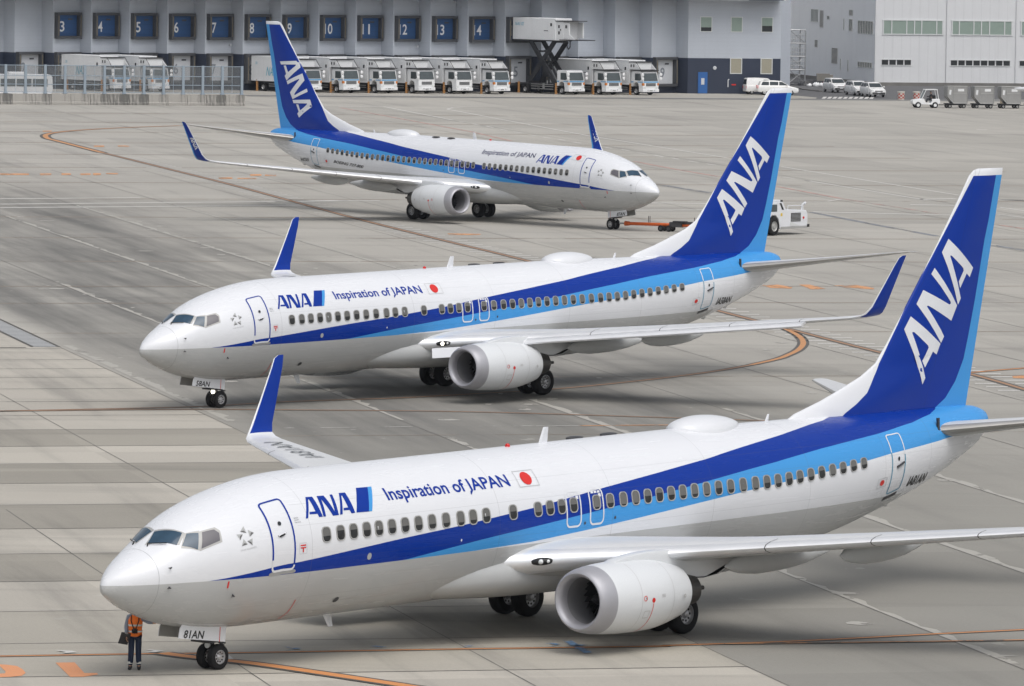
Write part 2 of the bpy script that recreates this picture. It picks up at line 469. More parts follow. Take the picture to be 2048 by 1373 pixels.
# ------------------------------------------------------------------ aircraft materials
def livery():
    k = NT('fuselage_livery')
    tc = k.n('TexCoord'); sp = k.n('SeparateXYZ')
    k.put(sp.inputs[0], tc.outputs['Object'])
    x, z = sp.outputs[0], sp.outputs[2]
    uv = k.n('SeparateXYZ'); k.put(uv.inputs[0], tc.outputs['UV'])
    v = uv.outputs[1]
    zr = k.math('ADD', k.math('SUBTRACT', z, 3.157), k.math('MULTIPLY', x, -0.0143))
    xn = k.math('DIVIDE', x, 40.0)
    up = [(0, 130), (2.5, 102.8), (2.59, 102.3), (5.48, 99.3), (8.69, 92.6), (11.97, 86.2), (15.31, 77.9), (18.1, 68.6), (20.5, 61.1), (23.03, 52.6), (24.9, 44), (26.93, 34.2), (28, 27.5), (29.68, 15.8), (30.4, 6), (30.8, -4), (40, -4)]
    mid = [(0, 180), (7.2, 114), (9.8, 107.2), (12.79, 99.1), (16.44, 90.9), (19.17, 83.8), (21.06, 78.5), (22.68, 73.4), (26.18, 62.2), (28.3, 56.3), (31.44, 49.6), (33.51, 42.6), (34.74, 32.2), (35.4, 18), (35.8, -2), (40, -4)]
    low = [(0, -.624), (9.8, -.637), (12.63, -.628), (15.04, -.572), (17.25, -.434), (19.5, -.266), (21.8, -.079), (24.53, .142), (28.75, .44), (31.57, .665), (34.51, .83), (36.5, .98), (38.1, 1.10), (40, 1.2)]
    cu = k.curve(xn, [(a / 40, b / 180) for a, b in up])
    cm = k.curve(xn, [(a / 40, b / 180) for a, b in mid])
    cl = k.curve(xn, [(a / 40, (b + 1) / 3) for a, b in low])
    zl = k.math('SUBTRACT', k.math('MULTIPLY', cl, 3.0), 1.0)
    stripe = k.math('MULTIPLY', k.math('GREATER_THAN', v, cu), k.math('GREATER_THAN', zr, zl))
    dark = k.math('LESS_THAN', v, cm)
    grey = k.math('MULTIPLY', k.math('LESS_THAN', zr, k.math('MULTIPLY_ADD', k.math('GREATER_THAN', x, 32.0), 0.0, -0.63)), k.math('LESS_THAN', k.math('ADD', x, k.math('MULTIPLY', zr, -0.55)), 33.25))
    f = k.noise(tc.outputs['Object'], 0.8, 5.0)
    st = k.n('Mapping'); k.put(st.inputs[0], tc.outputs['Object']); st.inputs['Scale'].default_value = (0.35, 3, 5)
    dirt = k.smooth(k.noise(st.outputs[0], 1.0, 5.0), 0.55, 0.85)
    wcol = k.mix(f, (0.685, 0.70, 0.735, 1), (0.73, 0.745, 0.775, 1))
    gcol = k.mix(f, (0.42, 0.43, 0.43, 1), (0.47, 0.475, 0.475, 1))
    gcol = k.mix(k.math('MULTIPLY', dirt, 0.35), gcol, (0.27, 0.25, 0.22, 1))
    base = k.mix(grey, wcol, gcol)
    scol = k.mix(dark, col4(SKYB), col4(NAVY))
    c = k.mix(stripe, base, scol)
    # skin joints: the radome ring, frame splices and lengthwise laps, drawn thin
    def line(src, pos, hw):
        return k.math('LESS_THAN', k.math('ABSOLUTE', k.math('SUBTRACT', src, pos)), hw)
    seams = k.math('MULTIPLY', line(x, 1.215, 0.008), 0.45)
    for pos in (6.05, 13.6, 18.4, 22.9, 27.4, 31.3, 34.0):
        seams = k.math('MAXIMUM', seams, k.math('MULTIPLY', line(x, pos, 0.008), 0.32))
    for pos in (1.15, 0.62, -0.35, -1.35):
        seams = k.math('MAXIMUM', seams, k.math('MULTIPLY', k.math('MULTIPLY', line(zr, pos, 0.006), k.math('GREATER_THAN', x, 5.6)), 0.20))
    c = k.mix(seams, c, (0.10, 0.10, 0.11, 1))
    k.put(k.b.inputs['Base Color'], c)
    k.put(k.b.inputs['Roughness'], k.math('MULTIPLY_ADD', dirt, 0.2, 0.27))
    k.b.inputs['Coat Weight'].default_value = 0.06
    k.b.inputs['Coat Roughness'].default_value = 0.06
    k.put(k.b.inputs['Specular IOR Level'], k.math('MULTIPLY_ADD', stripe, -0.25, 0.45))
    return k.m
def fin_livery():
    k = NT('fin_livery')
    tc = k.n('TexCoord'); sp = k.n('SeparateXYZ'); k.put(sp.inputs[0], tc.outputs['Object'])
    x, z = sp.outputs[0], sp.outputs[2]
    zn = k.math('DIVIDE', k.math('SUBTRACT', z, 5.0), 8.0); xn = k.math('DIVIDE', k.math('SUBTRACT', x, 28.0), 12.0)
    wd = [(4.9, 30.2)] + [(b, a) for a, b in WD] + [(12.5, 37.55)]
    dl = [(4.9, 34.6)] + [(b, a) for a, b in DL] + [(12.6, 38.65)]
    cw = k.curve(zn, [((a - 5) / 8, (b - 28) / 12) for a, b in wd])
    cd = k.curve(zn, [((a - 5) / 8, (b - 28) / 12) for a, b in dl])
    white = k.math('MAXIMUM', k.math('LESS_THAN', xn, cw), k.math('GREATER_THAN', z, 12.335))
    light = k.math('GREATER_THAN', xn, cd)
    c = k.mix(white, k.mix(light, col4(NAVY), col4(SKYB)), (0.71, 0.725, 0.755, 1))
    # rudder hinge gap and leading edge joint
    hinge = k.math('LESS_THAN', k.math('ABSOLUTE', k.math('SUBTRACT', x, k.math('MULTIPLY_ADD', z, 0.36, 33.05))), 0.008)
    lej = k.math('LESS_THAN', k.math('ABSOLUTE', k.math('SUBTRACT', x, k.math('MULTIPLY_ADD', z, 0.843, 27.22))), 0.008)
    c = k.mix(k.math('MULTIPLY', k.math('MAXIMUM', hinge, k.math('MULTIPLY', lej, k.math('GREATER_THAN', z, 7.3))), 0.35), c, (0.02, 0.02, 0.05, 1))
    k.put(k.b.inputs['Base Color'], c)
    k.b.inputs['Roughness'].default_value = 0.3
    k.b.inputs['Coat Weight'].default_value = 0.06
    k.b.inputs['Coat Roughness'].default_value = 0.07
    k.b.inputs['Specular IOR Level'].default_value = 0.2
    return k.m
def shade_pane():
    """cabin window: plastic blind pulled most of the way down behind the pane"""
    k = NT('cabin_window_pane')
    uv = k.n('SeparateXYZ'); k.put(uv.inputs[0], k.n('TexCoord').outputs['UV'])
    nd = k.n('ObjectInfo')
    lvl = k.math('MULTIPLY_ADD', nd.outputs['Random'], 0.5, 0.15)
    b = k.math('GREATER_THAN', uv.outputs[1], lvl)
    k.put(k.b.inputs['Base Color'], k.mix(b, (0.018, 0.018, 0.018, 1), (0.13, 0.128, 0.122, 1)))
    k.b.inputs['Roughness'].default_value = 0.12
    return k.m
M_LIV, M_FIN, M_PANE = livery(), fin_livery(), shade_pane()
M_BELLY = pmat('belly_fairing_paint', (0.46, 0.47, 0.47), 0.35, var=0.08, scale=0.9, coat=0.2)
M_FAN = pmat('fan_blade_metal', (0.05, 0.052, 0.056), 0.45, metal=0.6, var=0.2)
M_DUCT = pmat('inlet_duct_lining', (0.20, 0.20, 0.21), 0.5, var=0.1)
M_HOT = pmat('hot_section_metal', (0.10, 0.095, 0.09), 0.42, metal=0.8, var=0.2)
M_NACW = pmat('nacelle_white', (0.66, 0.68, 0.70), 0.33, var=0.015, scale=.6, coat=0.2)
M_SILVER = pmat('emblem_light_grey', (0.40, 0.41, 0.41), 0.4)
M_SILVERD = pmat('emblem_dark_grey', (0.12, 0.12, 0.12), 0.4)
M_TEAL = pmat('door_outline_teal', (0.07, 0.27, 0.40), 0.4)
M_TEXTG = pmat('faint_grey_lettering', (0.45, 0.46, 0.47), 0.5)
M_WINGREG = pmat('wing_lettering_grey', (0.17, 0.18, 0.19), 0.5)
MESHES = {}
def cached(key, fn):
    if key not in MESHES:
        MESHES[key] = fn()
    return MESHES[key]
# ------------------------------------------------------------------ shared meshes
def fuselage_mesh():
    xs = [38.02 * 0 + (i / 30) ** 1.7 * 3.2 for i in range(31)] + [3.2 + i * 0.4 for i in range(1, 76)] + [33.4 + i * 0.21 for i in range(1, 22)] + [37.9, 38.02]
    xs = sorted(set(round(min(x, 38.02), 4) for x in xs))
    n = 96
    mb = MB(); uv = []
    rows = []
    for x in xs:
        row = []
        for i in range(n):
            a = -180 + 360 * i / n
            row.append(skin(max(x, 0.0005), abs(a), 1 if a >= 0 else -1)); uv.append((x / 40, abs(a) / 180))
        rows.append(row)
    mb.grid(rows, closed=True)
    # rounded tail end with the exhaust of the auxiliary power unit
    e = rows[-1]; c = sum(e, Vector()) / n
    for sc_, dx in ((0.93, .07), (0.72, .13), (0.45, .16), (0.42, .02), (0.0, .0)):
        b = len(mb.v)
        for i in range(n):
            mb.v.append(tuple(c + (e[i] - c) * sc_ + Vector((dx, 0, 0)))); uv.append((0.95, uv[(len(xs) - 1) * n + i][1]))
        for i in range(n):
            j = (i + 1) % n
            mb.f.append([b - n + i, b - n + j, b + j, b + i]); mb.mi.append(0 if sc_ > 0.43 else 1)
    mb.uv = uv
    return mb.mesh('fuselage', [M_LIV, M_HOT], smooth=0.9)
def fairing_mesh():
    mb = MB(); rows = []
    for x, s in ((10.4, .40), (11.4, .56), (12.3, .70), (13.2, .81), (14.2, .90), (15.5, .97), (17.5, 1.02), (19.5, 1.03), (21, 1.0), (22.2, .93), (23.2, .82), (24.2, .55)):
        row = []
        for i in range(48):
            t = 2 * math.pi * i / 48
            cy, cz = math.cos(t), math.sin(t)
            row.append((x, 1.99 * s * math.copysign(abs(cy) ** 0.85, cy), 1.94 + .0143 * (x - 16) + 0.81 * s ** .8 * math.copysign(abs(cz) ** 0.85, cz)))
        rows.append(row)
    mb.grid(rows, closed=True)
    return mb.mesh('belly_fairing', M_BELLY, smooth=1.2)
def wing_mesh(side):
    mb = MB(); n = len(FOIL)
    def mif(k, i):
        c = 0.5 * (FOIL[i][0] + FOIL[(i + 1) % n][0])
        return 1 if c < 0.085 and k < 8 else (2 if i >= 12 else 0)
    mb.grid([sec_ring(side, *s) for s in WING], closed=True, mif=mif)
    return mb.mesh('wing', [M_WGREY, M_ALU, M_GREY], smooth=1.0)
def winglet_mesh(side, kind):
    mb = MB(); n = len(FOIL)
    def mif(k, i):
        c = 0.5 * (FOIL[i][0] + FOIL[(i + 1) % n][0])
        inb = i < 12
        if k < 2 and inb: return 0
        if k < 1: return 0
        if c < 0.06 or (inb and c < 0.10 and kind == 0): return 0
        if kind == 1 and c > 0.86: return 2
        return 1
    mb.grid([sec_ring(side, *s) for s in WLET], closed=True, mif=mif)
    b = len(mb.v) - n
    mb.f.append(list(range(b, b + n))); mb.mi.append(1)
    return mb.mesh('winglet', [M_WHITE, M_NAVY, M_SKY], smooth=1.0)
def stab_mesh(side):
    mb = MB(); n = len(FOIL)
    S = [(0.2, 34.2, 4.66, 3.9, .13, 0), (0.9, 34.66, 4.75, 3.55, .13, 0), (4.0, 36.68, 5.18, 2.1, .11, 0), (6.7, 38.43, 5.56, .98, .09, 0), (7.05, 38.68, 5.61, .78, .08, 0), (7.17, 38.95, 5.63, .42, .05, 0)]
    mb.grid([sec_ring(side, *s) for s in S], closed=True, mif=lambda k, i: 1 if 0.5 * (FOIL[i][0] + FOIL[(i + 1) % n][0]) < 0.10 else (2 if i >= 12 else 0))
    b = len(mb.v) - n
    mb.f.append(list(range(b, b + n))); mb.mi.append(0)
    return mb.mesh('stabilizer', [M_WGREY, pmat('worn_steel_edge', (0.40, 0.39, 0.37), 0.4, metal=0.5, var=.12), M_GREY], smooth=1.0)
def fin_mesh():
    mb = MB(); rows = []
    fr = [0, .004, .012, .03, .06, .1, .16, .24, .34, .46, .6, .75, .88, 1.0]
    for z in (4.9, 5.2, 5.49, 5.65, 5.82, 6.08, 6.27, 6.46, 6.64, 6.82, 7.1, 7.4, 8.2, 9.2, 10.2, 11.2, 12.0, 12.34, 12.45, 12.5, 12.55):
        a, b = fin_le(z), fin_te(z)
        xs = [a + (b - a) * f for f in fr]
        row = [(x, -fin_half(x, z) * (0.0 if i == 0 else 1), z) for i, x in enumerate(xs)] + [(x, fin_half(x, z), z) for x in xs[:0:-1]]
        if z > 12.4:
            q = (12.56 - z) / 0.16
            row = [(p[0], p[1] * max(q, .05) ** 0.5, p[2]) for p in row]
        rows.append(row)
    mb.grid(rows, closed=True)
    n = len(rows[0]); b = len(mb.v) - n
    mb.f.append(list(range(b, b + n))); mb.mi.append(0)
    return mb.mesh('fin', M_FIN, smooth=1.0)
ENG = Vector((0, 0, 1.52))
def cowl_mesh():
    mb = MB()
    prof = [(14.9, .70), (14.3, .70), (13.8, .655), (13.58, .67), (13.48, .725), (13.45, .775), (13.48, .825), (13.56, .87), (13.72, .915), (14.0, .955), (14.4, .99), (15.0, 1.02), (15.6, 1.025), (16.2, 1.0), (16.7, .92), (17.1, .83), (17.42, .745), (17.42, .715), (17.0, .74)]
    mis = [2, 2, 1, 1, 1, 1, 1, 1, 1, 0, 0, 0, 0, 0, 0, 0, 3, 3]
    mb.lathe(prof, (0, 0, 0), (1, 0, 0), 64, mis=mis)
    vs = []
    for p in mb.v:       # the cowl is flattened below and slightly wider than tall
        z = p[2]
        vs.append((p[0], p[1] * 1.03, z * (0.99 if z < 0 else 0.97)))
    mb.v = vs
    return mb.mesh('nacelle', [M_NACW, M_LIP, M_DUCT, M_HOT], smooth=0.7)
def fan_mesh():
    mb = MB()
    mb.lathe([(14.72, .70), (14.73, 0.0)], (0, 0, 0), (1, 0, 0), 32, mi=1)
    mb.lathe([(14.05, 0.001), (14.1, .06), (14.25, .14), (14.5, .22), (14.68, .24)], (0, 0, 0), (1, 0, 0), 24, mi=0)
    for k in range(24):
        a = 2 * math.pi * k / 24
        r = lambda rad, da, x: (x, rad * math.cos(a + da), rad * math.sin(a + da))
        mb.add([r(.23, 0, 14.5), r(.23, .16, 14.66), r(.69, .02, 14.52), r(.69, .22, 14.68)], [(0, 1, 3, 2)], 0)
    return mb.mesh('fan', [M_FAN, M_BLACK], smooth=0.6)
def nozzle_mesh():
    mb = MB()
    mb.lathe([(16.9, .64), (17.42, .58), (17.9, .49), (18.25, .42), (18.25, .38), (17.9, .36)], (0, 0, -.02), (1, 0, 0), 32)
    mb.lathe([(17.9, .30), (18.3, .20), (18.55, .10), (18.62, .065), (18.82, .06), (18.83, 0.001)], (0, 0, -.02), (1, 0, 0), 20)
    return mb.mesh('exhaust_nozzle', M_HOT, smooth=0.7)
def pylon_mesh():
    mb = MB()
    out = [(14.5, .90), (14.95, 1.03), (15.5, 1.12), (16.2, 1.17), (17.2, 1.17), (20.4, 1.05), (20.2, .82), (19.2, .36), (18.6, .30), (17.4, .34), (16.6, .6)]
    mb.prism(out, -.2, .2)
    for i, (a, b) in enumerate([(17.4, .30), (18.6, .26), (19.25, .32), (20.1, .76), (19.9, .84), (19.1, .44), (17.4, .42)]):
        pass
    mb.prism([(17.4, .33), (18.6, .27), (19.25, .33), (20.3, .80), (20.2, .84), (19.15, .40), (18.6, .34), (17.4, .40)], -.205, .205, 1)
    return mb.mesh('pylon', [M_NACW, M_DARK], smooth=0.5, bevel=0.05)
def wheel_meshes(r, wd, rim):
    t = MB(); h = wd / 2
    t.lathe([(-h, rim), (-h, r * .80), (-h * .86, r * .93), (-h * .5, r * .99), (0, r), (h * .5, r * .99), (h * .86, r * .93), (h, r * .80), (h, rim)], (0, 0, 0), (0, 1, 0), 40)
    for g in (-.3, 0, .3):
        t.lathe([(g * wd - .006, r * 1.0), (g * wd + .006, r * 1.0)], (0, 0, 0), (0, 1, 0), 40)
    hub = MB()
    for sg in (-1, 1):
        hub.lathe([(sg * h * .96, rim * 1.02), (sg * h * 1.0, rim * .94), (sg * h * .62, rim * .86), (sg * h * .55, rim * .45), (sg * h * .95, rim * .30), (sg * h * 1.02, rim * .18), (sg * h * 1.02, 0.001)], (0, 0, 0), (0, 1, 0), 32)
        for k in range(9):
            a = 2 * math.pi * k / 9
            c = Vector((rim * .66 * math.cos(a), sg * h * .60, rim * .66 * math.sin(a)))
            hub.tube(c, c + Vector((0, sg * 0.012, 0)), rim * .12, rim * .12, 10, 1)
    return t.mesh('tyre', M_TYRE, smooth=0.8), hub.mesh('hub', [M_HUB, M_BLACK], smooth=0.6)
def gear_wheel(parent, r, wd, rim, loc):
    ty, hb = cached(('wheel', r), lambda: wheel_meshes(r, wd, rim))
    wh = link('wheel', ty, parent, loc)
    link('hub', hb, wh)
    return wh
def window_pair(x, side):
    fr, pa = MB(), MB()
    d0, d1 = 73.6, 86.8
    A = rrect(x - .175, x + .175, d0, d1, .125, 4.0, 5, 3)
    B = rrect(x - .142, x + .142, d0 + .9, d1 - .9, .105, 3.3, 5, 3)
    n = len(A)
    fr.v = [tuple(surf(a, d, side, .004)) for a, d in A] + [tuple(surf(x + (a - x) * .96, 80.2 + (d - 80.2) * .97, side, .022)) for a, d in A] + [tuple(surf(a, d, side, .016)) for a, d in B] + [tuple(surf(a, d, side, .005)) for a, d in B]
    for l in range(3):
        for i in range(n):
            j = (i + 1) % n
            fr.f.append([l * n + i, l * n + j, (l + 1) * n + j, (l + 1) * n + i]); fr.mi.append(0)
    pa.v = [tuple(surf(a, d, side, .008)) for a, d in B]
    pa.f = [list(range(n))]; pa.mi = [0]
    pa.uv = [(0, 1 - (d - d0) / (d1 - d0)) for a, d in B]
    return fr.mesh('window', M_FRAME, fixn=False), pa.mesh('pane', M_PANE, fixn=False)
CK = [([(1.89, 2.6), (2.23, 36.0), (1.93, 46.6), (1.47, 11.8)], 0), ([(2.30, 40.2), (2.58, 46.6), (2.37, 65.2), (2.03, 51.8)], 0), ([(2.67, 47.6), (3.0, 50.0), (3.09, 55.5), (3.03, 63.6), (2.47, 65.8)], 1)]
def ck_pair(k, side):
    poly, mi = CK[k]
    cx = sum(p[0] for p in poly) / len(poly); cd = sum(p[1] for p in poly) / len(poly)
    def dense(q, n=8):
        r = []
        for i in range(len(q)):
            a, b = q[i], q[(i + 1) % len(q)]
            r += [(a[0] + (b[0] - a[0]) * t / n, a[1] + (b[1] - a[1]) * t / n) for t in range(n)]
        return r
    grow = [(cx + (x - cx) * 1.0 + math.copysign(.055, x - cx), max(0.3, cd + (d - cd) + math.copysign(2.2, d - cd))) for x, d in poly]
    return dense(grow), dense(poly), mi
# ------------------------------------------------------------------ one aircraft
def aircraft(label, loc, rz, side, reg, short):
    """side: -1 when the port side faces the viewer, +1 for starboard"""
    root = thing('airliner', label, 'airplane', loc, rz, 'parked airliners')
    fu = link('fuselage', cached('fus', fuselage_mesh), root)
    link('belly_fairing', cached('fair', fairing_mesh), fu)
    # --- cockpit
    for sd in (-1, 1):
        for k in range(3):
            if k > 0 and sd != side:
                continue
            def mk(k=k, sd=sd):
                g, p, mi = ck_pair(k, sd)
                f1 = decal('cockpit_window', [ng(g)], on_skin(sd, .006), M_FRAME, None, .15, 5)
                f2 = decal('pane', [ng(p)], on_skin(sd, .013), M_CKSHADE if mi else M_CKGLASS, None, .15, 5)
                a, b = f1.data, f2.data
                bpy.data.objects.remove(f1); bpy.data.objects.remove(f2)
                for me in (a, b):
                    for q in me.polygons: q.use_smooth = True
                return a, b
            a, b = cached(('ck', k, sd), mk)
            cw = link('cockpit_window', a, root); link('pane', b, cw)
        def wiper(sd=sd):
            mb = MB()
            mb.path([surf(1.47, 14, sd, .04), surf(1.56, 24, sd, .05), surf(1.75, 36, sd, .05)], .014, 6)
            mb.tube(surf(1.40, 16, sd, 0), surf(1.47, 14, sd, .05), .018)
            return mb.mesh('wiper', M_BLACK)
        link('wiper', cached(('wiper', sd), wiper), root)
    # --- cabin windows
    if side < 0:
        wx = [6.6, 7.15, 7.66, 8.18, 8.67, 9.19, 9.72, 10.26, 10.81, 11.38, 11.98, 12.49, 13.04, 14.16, 15.21, 15.72, 16.22, 16.73, 17.71, 18.30, 18.88, 19.42, 19.95, 20.47, 20.99, 21.51, 22.04, 22.58, 23.12, 23.67, 24.24, 24.81, 25.34, 25.86, 26.38, 26.9, 27.43, 27.96, 28.5, 29.03, 29.57, 30.11]
    else:
        wx = [6.63 + .528 * i for i in range(46) if i != 16]
    for x in wx:
        a, b = cached(('win', round(x, 3), side), lambda: window_pair(x, side))
        o = link('window', a, root); link('pane', b, o)
    # --- doors and exits
    d1 = ring('door', 4.60, 5.43, 40.5, 104.5, .13, .055, side, [M_NAVY, M_WHITE], root, 99.6)
    def disc(name, x, d, rx, rd, mat, parent, off=.012):
        pts = [(x + rx * math.cos(2 * math.pi * i / 20), d + rd * math.sin(2 * math.pi * i / 20)) for i in range(20)]
        mb = MB(); mb.v = [tuple(surf(a, b, side, off)) for a, b in pts]; mb.f = [list(range(20))]; mb.mi = [0]
        return mb.build(name, mat, parent, fixn=False)
    disc('porthole', 4.99, 64.7, .06, 2.0, M_GLASS, d1)
    hb = MB(); hb.tube(surf(4.84, 75.2, side, .03), surf(5.12, 73.8, side, .03), .022, n=8); hb.tube(surf(4.90, 76.0, side, .02), surf(5.06, 74.8, side, .02), .035, n=8, mi=1)
    hb.build('handle', [M_WHITE, M_BLACK], d1)
    decal('sill_plate', [ng(rrect(4.54, 5.49, 103.9, 106.9, .12, 1.4, 5, 4))], on_skin(side, .005), M_STEEL, d1, .1, 3)
    d2 = ring('door', 31.64, 32.42, 53.0, 122.5, .12, .05, side, [M_WHITE, M_TEAL], root, 79.0)
    disc('porthole', 32.04, 84.5, .055, 2.6, M_GLASS, d2)
    hb = MB(); hb.tube(surf(31.92, 93, side, .03), surf(32.30, 90.5, side, .03), .03, n=8, mi=1); hb.tube(surf(31.95, 94.5, side, .03), surf(32.25, 92.5, side, .03), .02, n=8)
    hb.build('handle', [M_STEEL, M_DARK], d2)
    decal('sill_plate', [ng([(31.60, 125), (32.36, 125), (32.36, 130), (31.60, 130)])], on_skin(side, .006), M_DARK, d2, .2, 3)
    for a, b, lab in ((16.40, 17.05, 0), (17.40, 18.02, 1)):
        e = ring('emergency_exit', a, b, 67.6, 98.4, .17, .05, side, [M_WHITE], root)
        decal('notice', [ng([(a + .12 + q * .14, 70.2), (a + .23 + q * .14, 70.2), (a + .23 + q * .14, 72.2), (a + .12 + q * .14, 72.2)]) for q in range(3)] + [ng([(b - .20, 72.8), (b - .09, 72.8), (b - .09, 75.6), (b - .20, 75.6)])], on_skin(side, .009), M_WHITE, e, 0, 2)
    # --- lettering and emblems
    fx = (lambda x: x) if side < 0 else (lambda x: 15.70 - x)
    for i, p in enumerate(LOGO):
        decal('lettering' if i < 3 else 'emblem', [ng([(fx(x), d) for x, d in p])], on_skin(side), M_SKY if i == 4 else M_NAVY, root, 0, 2.5)
    if side < 0:
        skin_text('lettering', 'Inspiration of JAPAN', ((9.32, 57.6), (14.36, 57.3), (9.30, 46.3), (14.34, 46.0)), side, M_NAVY, root, bold=.018)
        fl = (14.69, 15.53, 43.5, 59.9, 15.10, 51.8)
    else:
        skin_text('lettering', 'Inspiration of JAPAN', ((15.14, 55.4), (10.06, 55.1), (15.12, 44.4), (10.10, 44.1)), side, pmat('slate_blue_lettering', (0.03, 0.035, 0.10), 0.4), root, bold=.016)
        fl = (5.60, 6.58, 37.0, 53.0, 6.06, 45.4)
    fg = ring('flag', fl[0], fl[1], fl[2], fl[3], .01, .02, side, [M_TEXTG], root)
    disc('flag_disc', fl[4], fl[5], .215, 6.5, M_RED, fg)
    f2 = (31.03, 31.30) if side < 0 else (30.45, 30.72)
    f2r = ring('flag', f2[0] - .12, f2[1] + .12, 100.5, 110, .01, .018, side, [M_TEXTG], root)
    disc('flag_disc', sum(f2) / 2, 105.2, .115, 2.9, M_RED, f2r)
    for nm, S, mt in (('emblem', STAR, M_SILVER), ('emblem_shade', STARD, M_SILVERD)):
        of = .006 if nm == 'emblem' else .010
        decal(nm, [ng([(x if side < 0 else 7.62 - x, d) for x, d in p]) for p in S], on_skin(side, of), mt, root, .2, 4)
    sx = (3.57, 4.08) if side < 0 else (4.06, 3.55)
    skin_text('lettering', 'STAR ALLIANCE', ((sx[0], 80.4), (sx[1], 80.4), (sx[0], 78.8), (sx[1], 78.8)), side, M_TEXTG, root)
    if side < 0:
        skin_text('lettering', reg, ((32.78, 124.0), (34.16, 137.0), (32.80, 111.8), (34.08, 121.2)), side, M_BLACK, root, bold=.03, shear=.12)
        for q, t in enumerate(('ANA', 'WiFi', 'Service')):
            skin_text('lettering', t, ((5.54, 63.3 + q * 1.9), (5.70 + .05 * (q == 2), 63.3 + q * 1.9), (5.53, 62.1 + q * 1.9), (5.69 + .05 * (q == 2), 62.1 + q * 1.9)), side, M_WINGREG, root)
        decal('postal_mark', [ng([(5.60, 86.2), (5.80, 86.2), (5.80, 87.3), (5.60, 87.3)]), ng([(5.60, 88.3), (5.80, 88.3), (5.80, 89.3), (5.60, 89.3)]), ng([(5.68, 89.3), (5.72, 89.3), (5.72, 92.2), (5.68, 92.2)])], on_skin(side, .009), M_RED, root, 0, 1)
        ring('placard', 5.56, 5.84, 84.6, 93.4, .04, .008, side, [M_TEXTG], root)
    else:
        skin_text('lettering', reg, ((34.2, 137), (32.85, 122.5), (34.02, 124), (32.77, 111.5)), side, M_BLACK, root, bold=.02, shear=.1)
        skin_text('lettering', 'BOEING 737-800', ((29.79, 104.6), (26.58, 104.0), (29.72, 99.4), (26.51, 98.9)), side, M_BLACK, root, bold=.03, shear=.3)
    decal('red_mark', [ng([(3.20, 104.9), (3.25, 104.9), (3.25, 111), (3.20, 111)])], on_skin(side), M_RED, root, 0, 2)
    decal('door_scribe_line', [ng([(5.88, 131), (5.91, 131), (5.99, 146), (5.96, 146)]), ng([(5.96, 146), (5.99, 146), (5.985, 158), (5.955, 158)])], on_skin(side), M_RED, root, 0, 3)
    disc('valve_cover', 8.3, 101.0, .085, 2.6, M_SILVER, root, .01)
    disc('valve_cover', 12.0, 97.4, .03, 1.0, M_WHITE, root, .014)
    disc('drain_cover', 7.6, 137.0, .10, 3.0, M_DARK, root, .01)
    for x, d in ((1.53, 75.4), (1.50, 103.8), (3.46, 118.1)):
        mb = MB(); p, q = surf(x, d, side, 0), surf(x, d, side, .09)
        mb.tube(p, q, .022, n=8); mb.tube(q, q + Vector((-.12, 0, 0)), .014, .008, 8)
        mb.build('pitot_probe', M_DARK, root)
    for q in (16.95, 18.25):
        disc('vent', q + .25, 96 - (q - 16.9) * 1.2, .04, 1.2, M_DARK, root, .012)
    # --- roof items
    def dome():
        mb = MB(); rows = []
        for i in range(17):
            t = i / 16; x = 23.25 + 2.9 * t
            h = (math.sin(math.pi * min(1, t * 1.0) ** 0.8)) ** 0.55 if 0 < t < 1 else 0.0
            row = []
            for j in range(17):
                a = math.pi * j / 16
                y = 0.72 * h * math.cos(a)
                zb = zc(x) + 1.87 - 0.27 * y * y
                row.append((x, y, zb - .03 + 0.36 * h * math.sin(a) ** 0.8))
            rows.append(row)
        mb.grid(rows)
        return mb.mesh('satellite_dome', M_WHITE, smooth=1.2)
    link('satellite_dome', cached('dome', dome), root)
    def blade(x0, x1, h, lean, z0, sgn=1):
        mb = MB(); rows = []
        for t in (0, .5, 1):
            a = x0 + lean * t; b = x0 + (x1 - x0) * (1 - .45 * t) + lean * t
            rows.append([(a, 0, z0 + sgn * h * t), (a + (b - a) * .3, -.025, z0 + sgn * h * t), (b, 0, z0 + sgn * h * t), (a + (b - a) * .3, .025, z0 + sgn * h * t)])
        mb.grid(rows, closed=True); mb.f.append([8, 9, 10, 11]); mb.mi.append(0)
        return mb
    blade(17.32, 17.72, .48, .22, zc(17.5) + 1.84).build('antenna', M_WHITE, root)
    blade(27.48, 27.66, .26, .14, zc(27.5) + 1.76).build('antenna', M_WHITE, root)
    blade(8.45, 8.80, .40, .25, zc(8.6) - 2.10, -1).build('antenna', M_WHITE, root)
    mb = MB(); mb.lathe([(0, .075), (.05, .07), (.085, .05), (.10, .001)], (16.02, 0, zc(16) + 1.87), (0, 0, 1), 16)
    mb.build('beacon', pmat('red_beacon_glass', (0.55, 0.01, 0.01), 0.15), root, smooth=0.8)
    for x in (19.4, 20.9):
        mb = MB(); mb.lathe([(0, .34), (.05, .33), (.075, .2), (.08, .001)], (x, .42, zc(x) + 1.83), (0, 0, 1), 20, sx=.5)
        mb.build('antenna_pad', M_DARK, root, smooth=0.6)
    # --- wings
    kind = 1 if side > 0 else 0
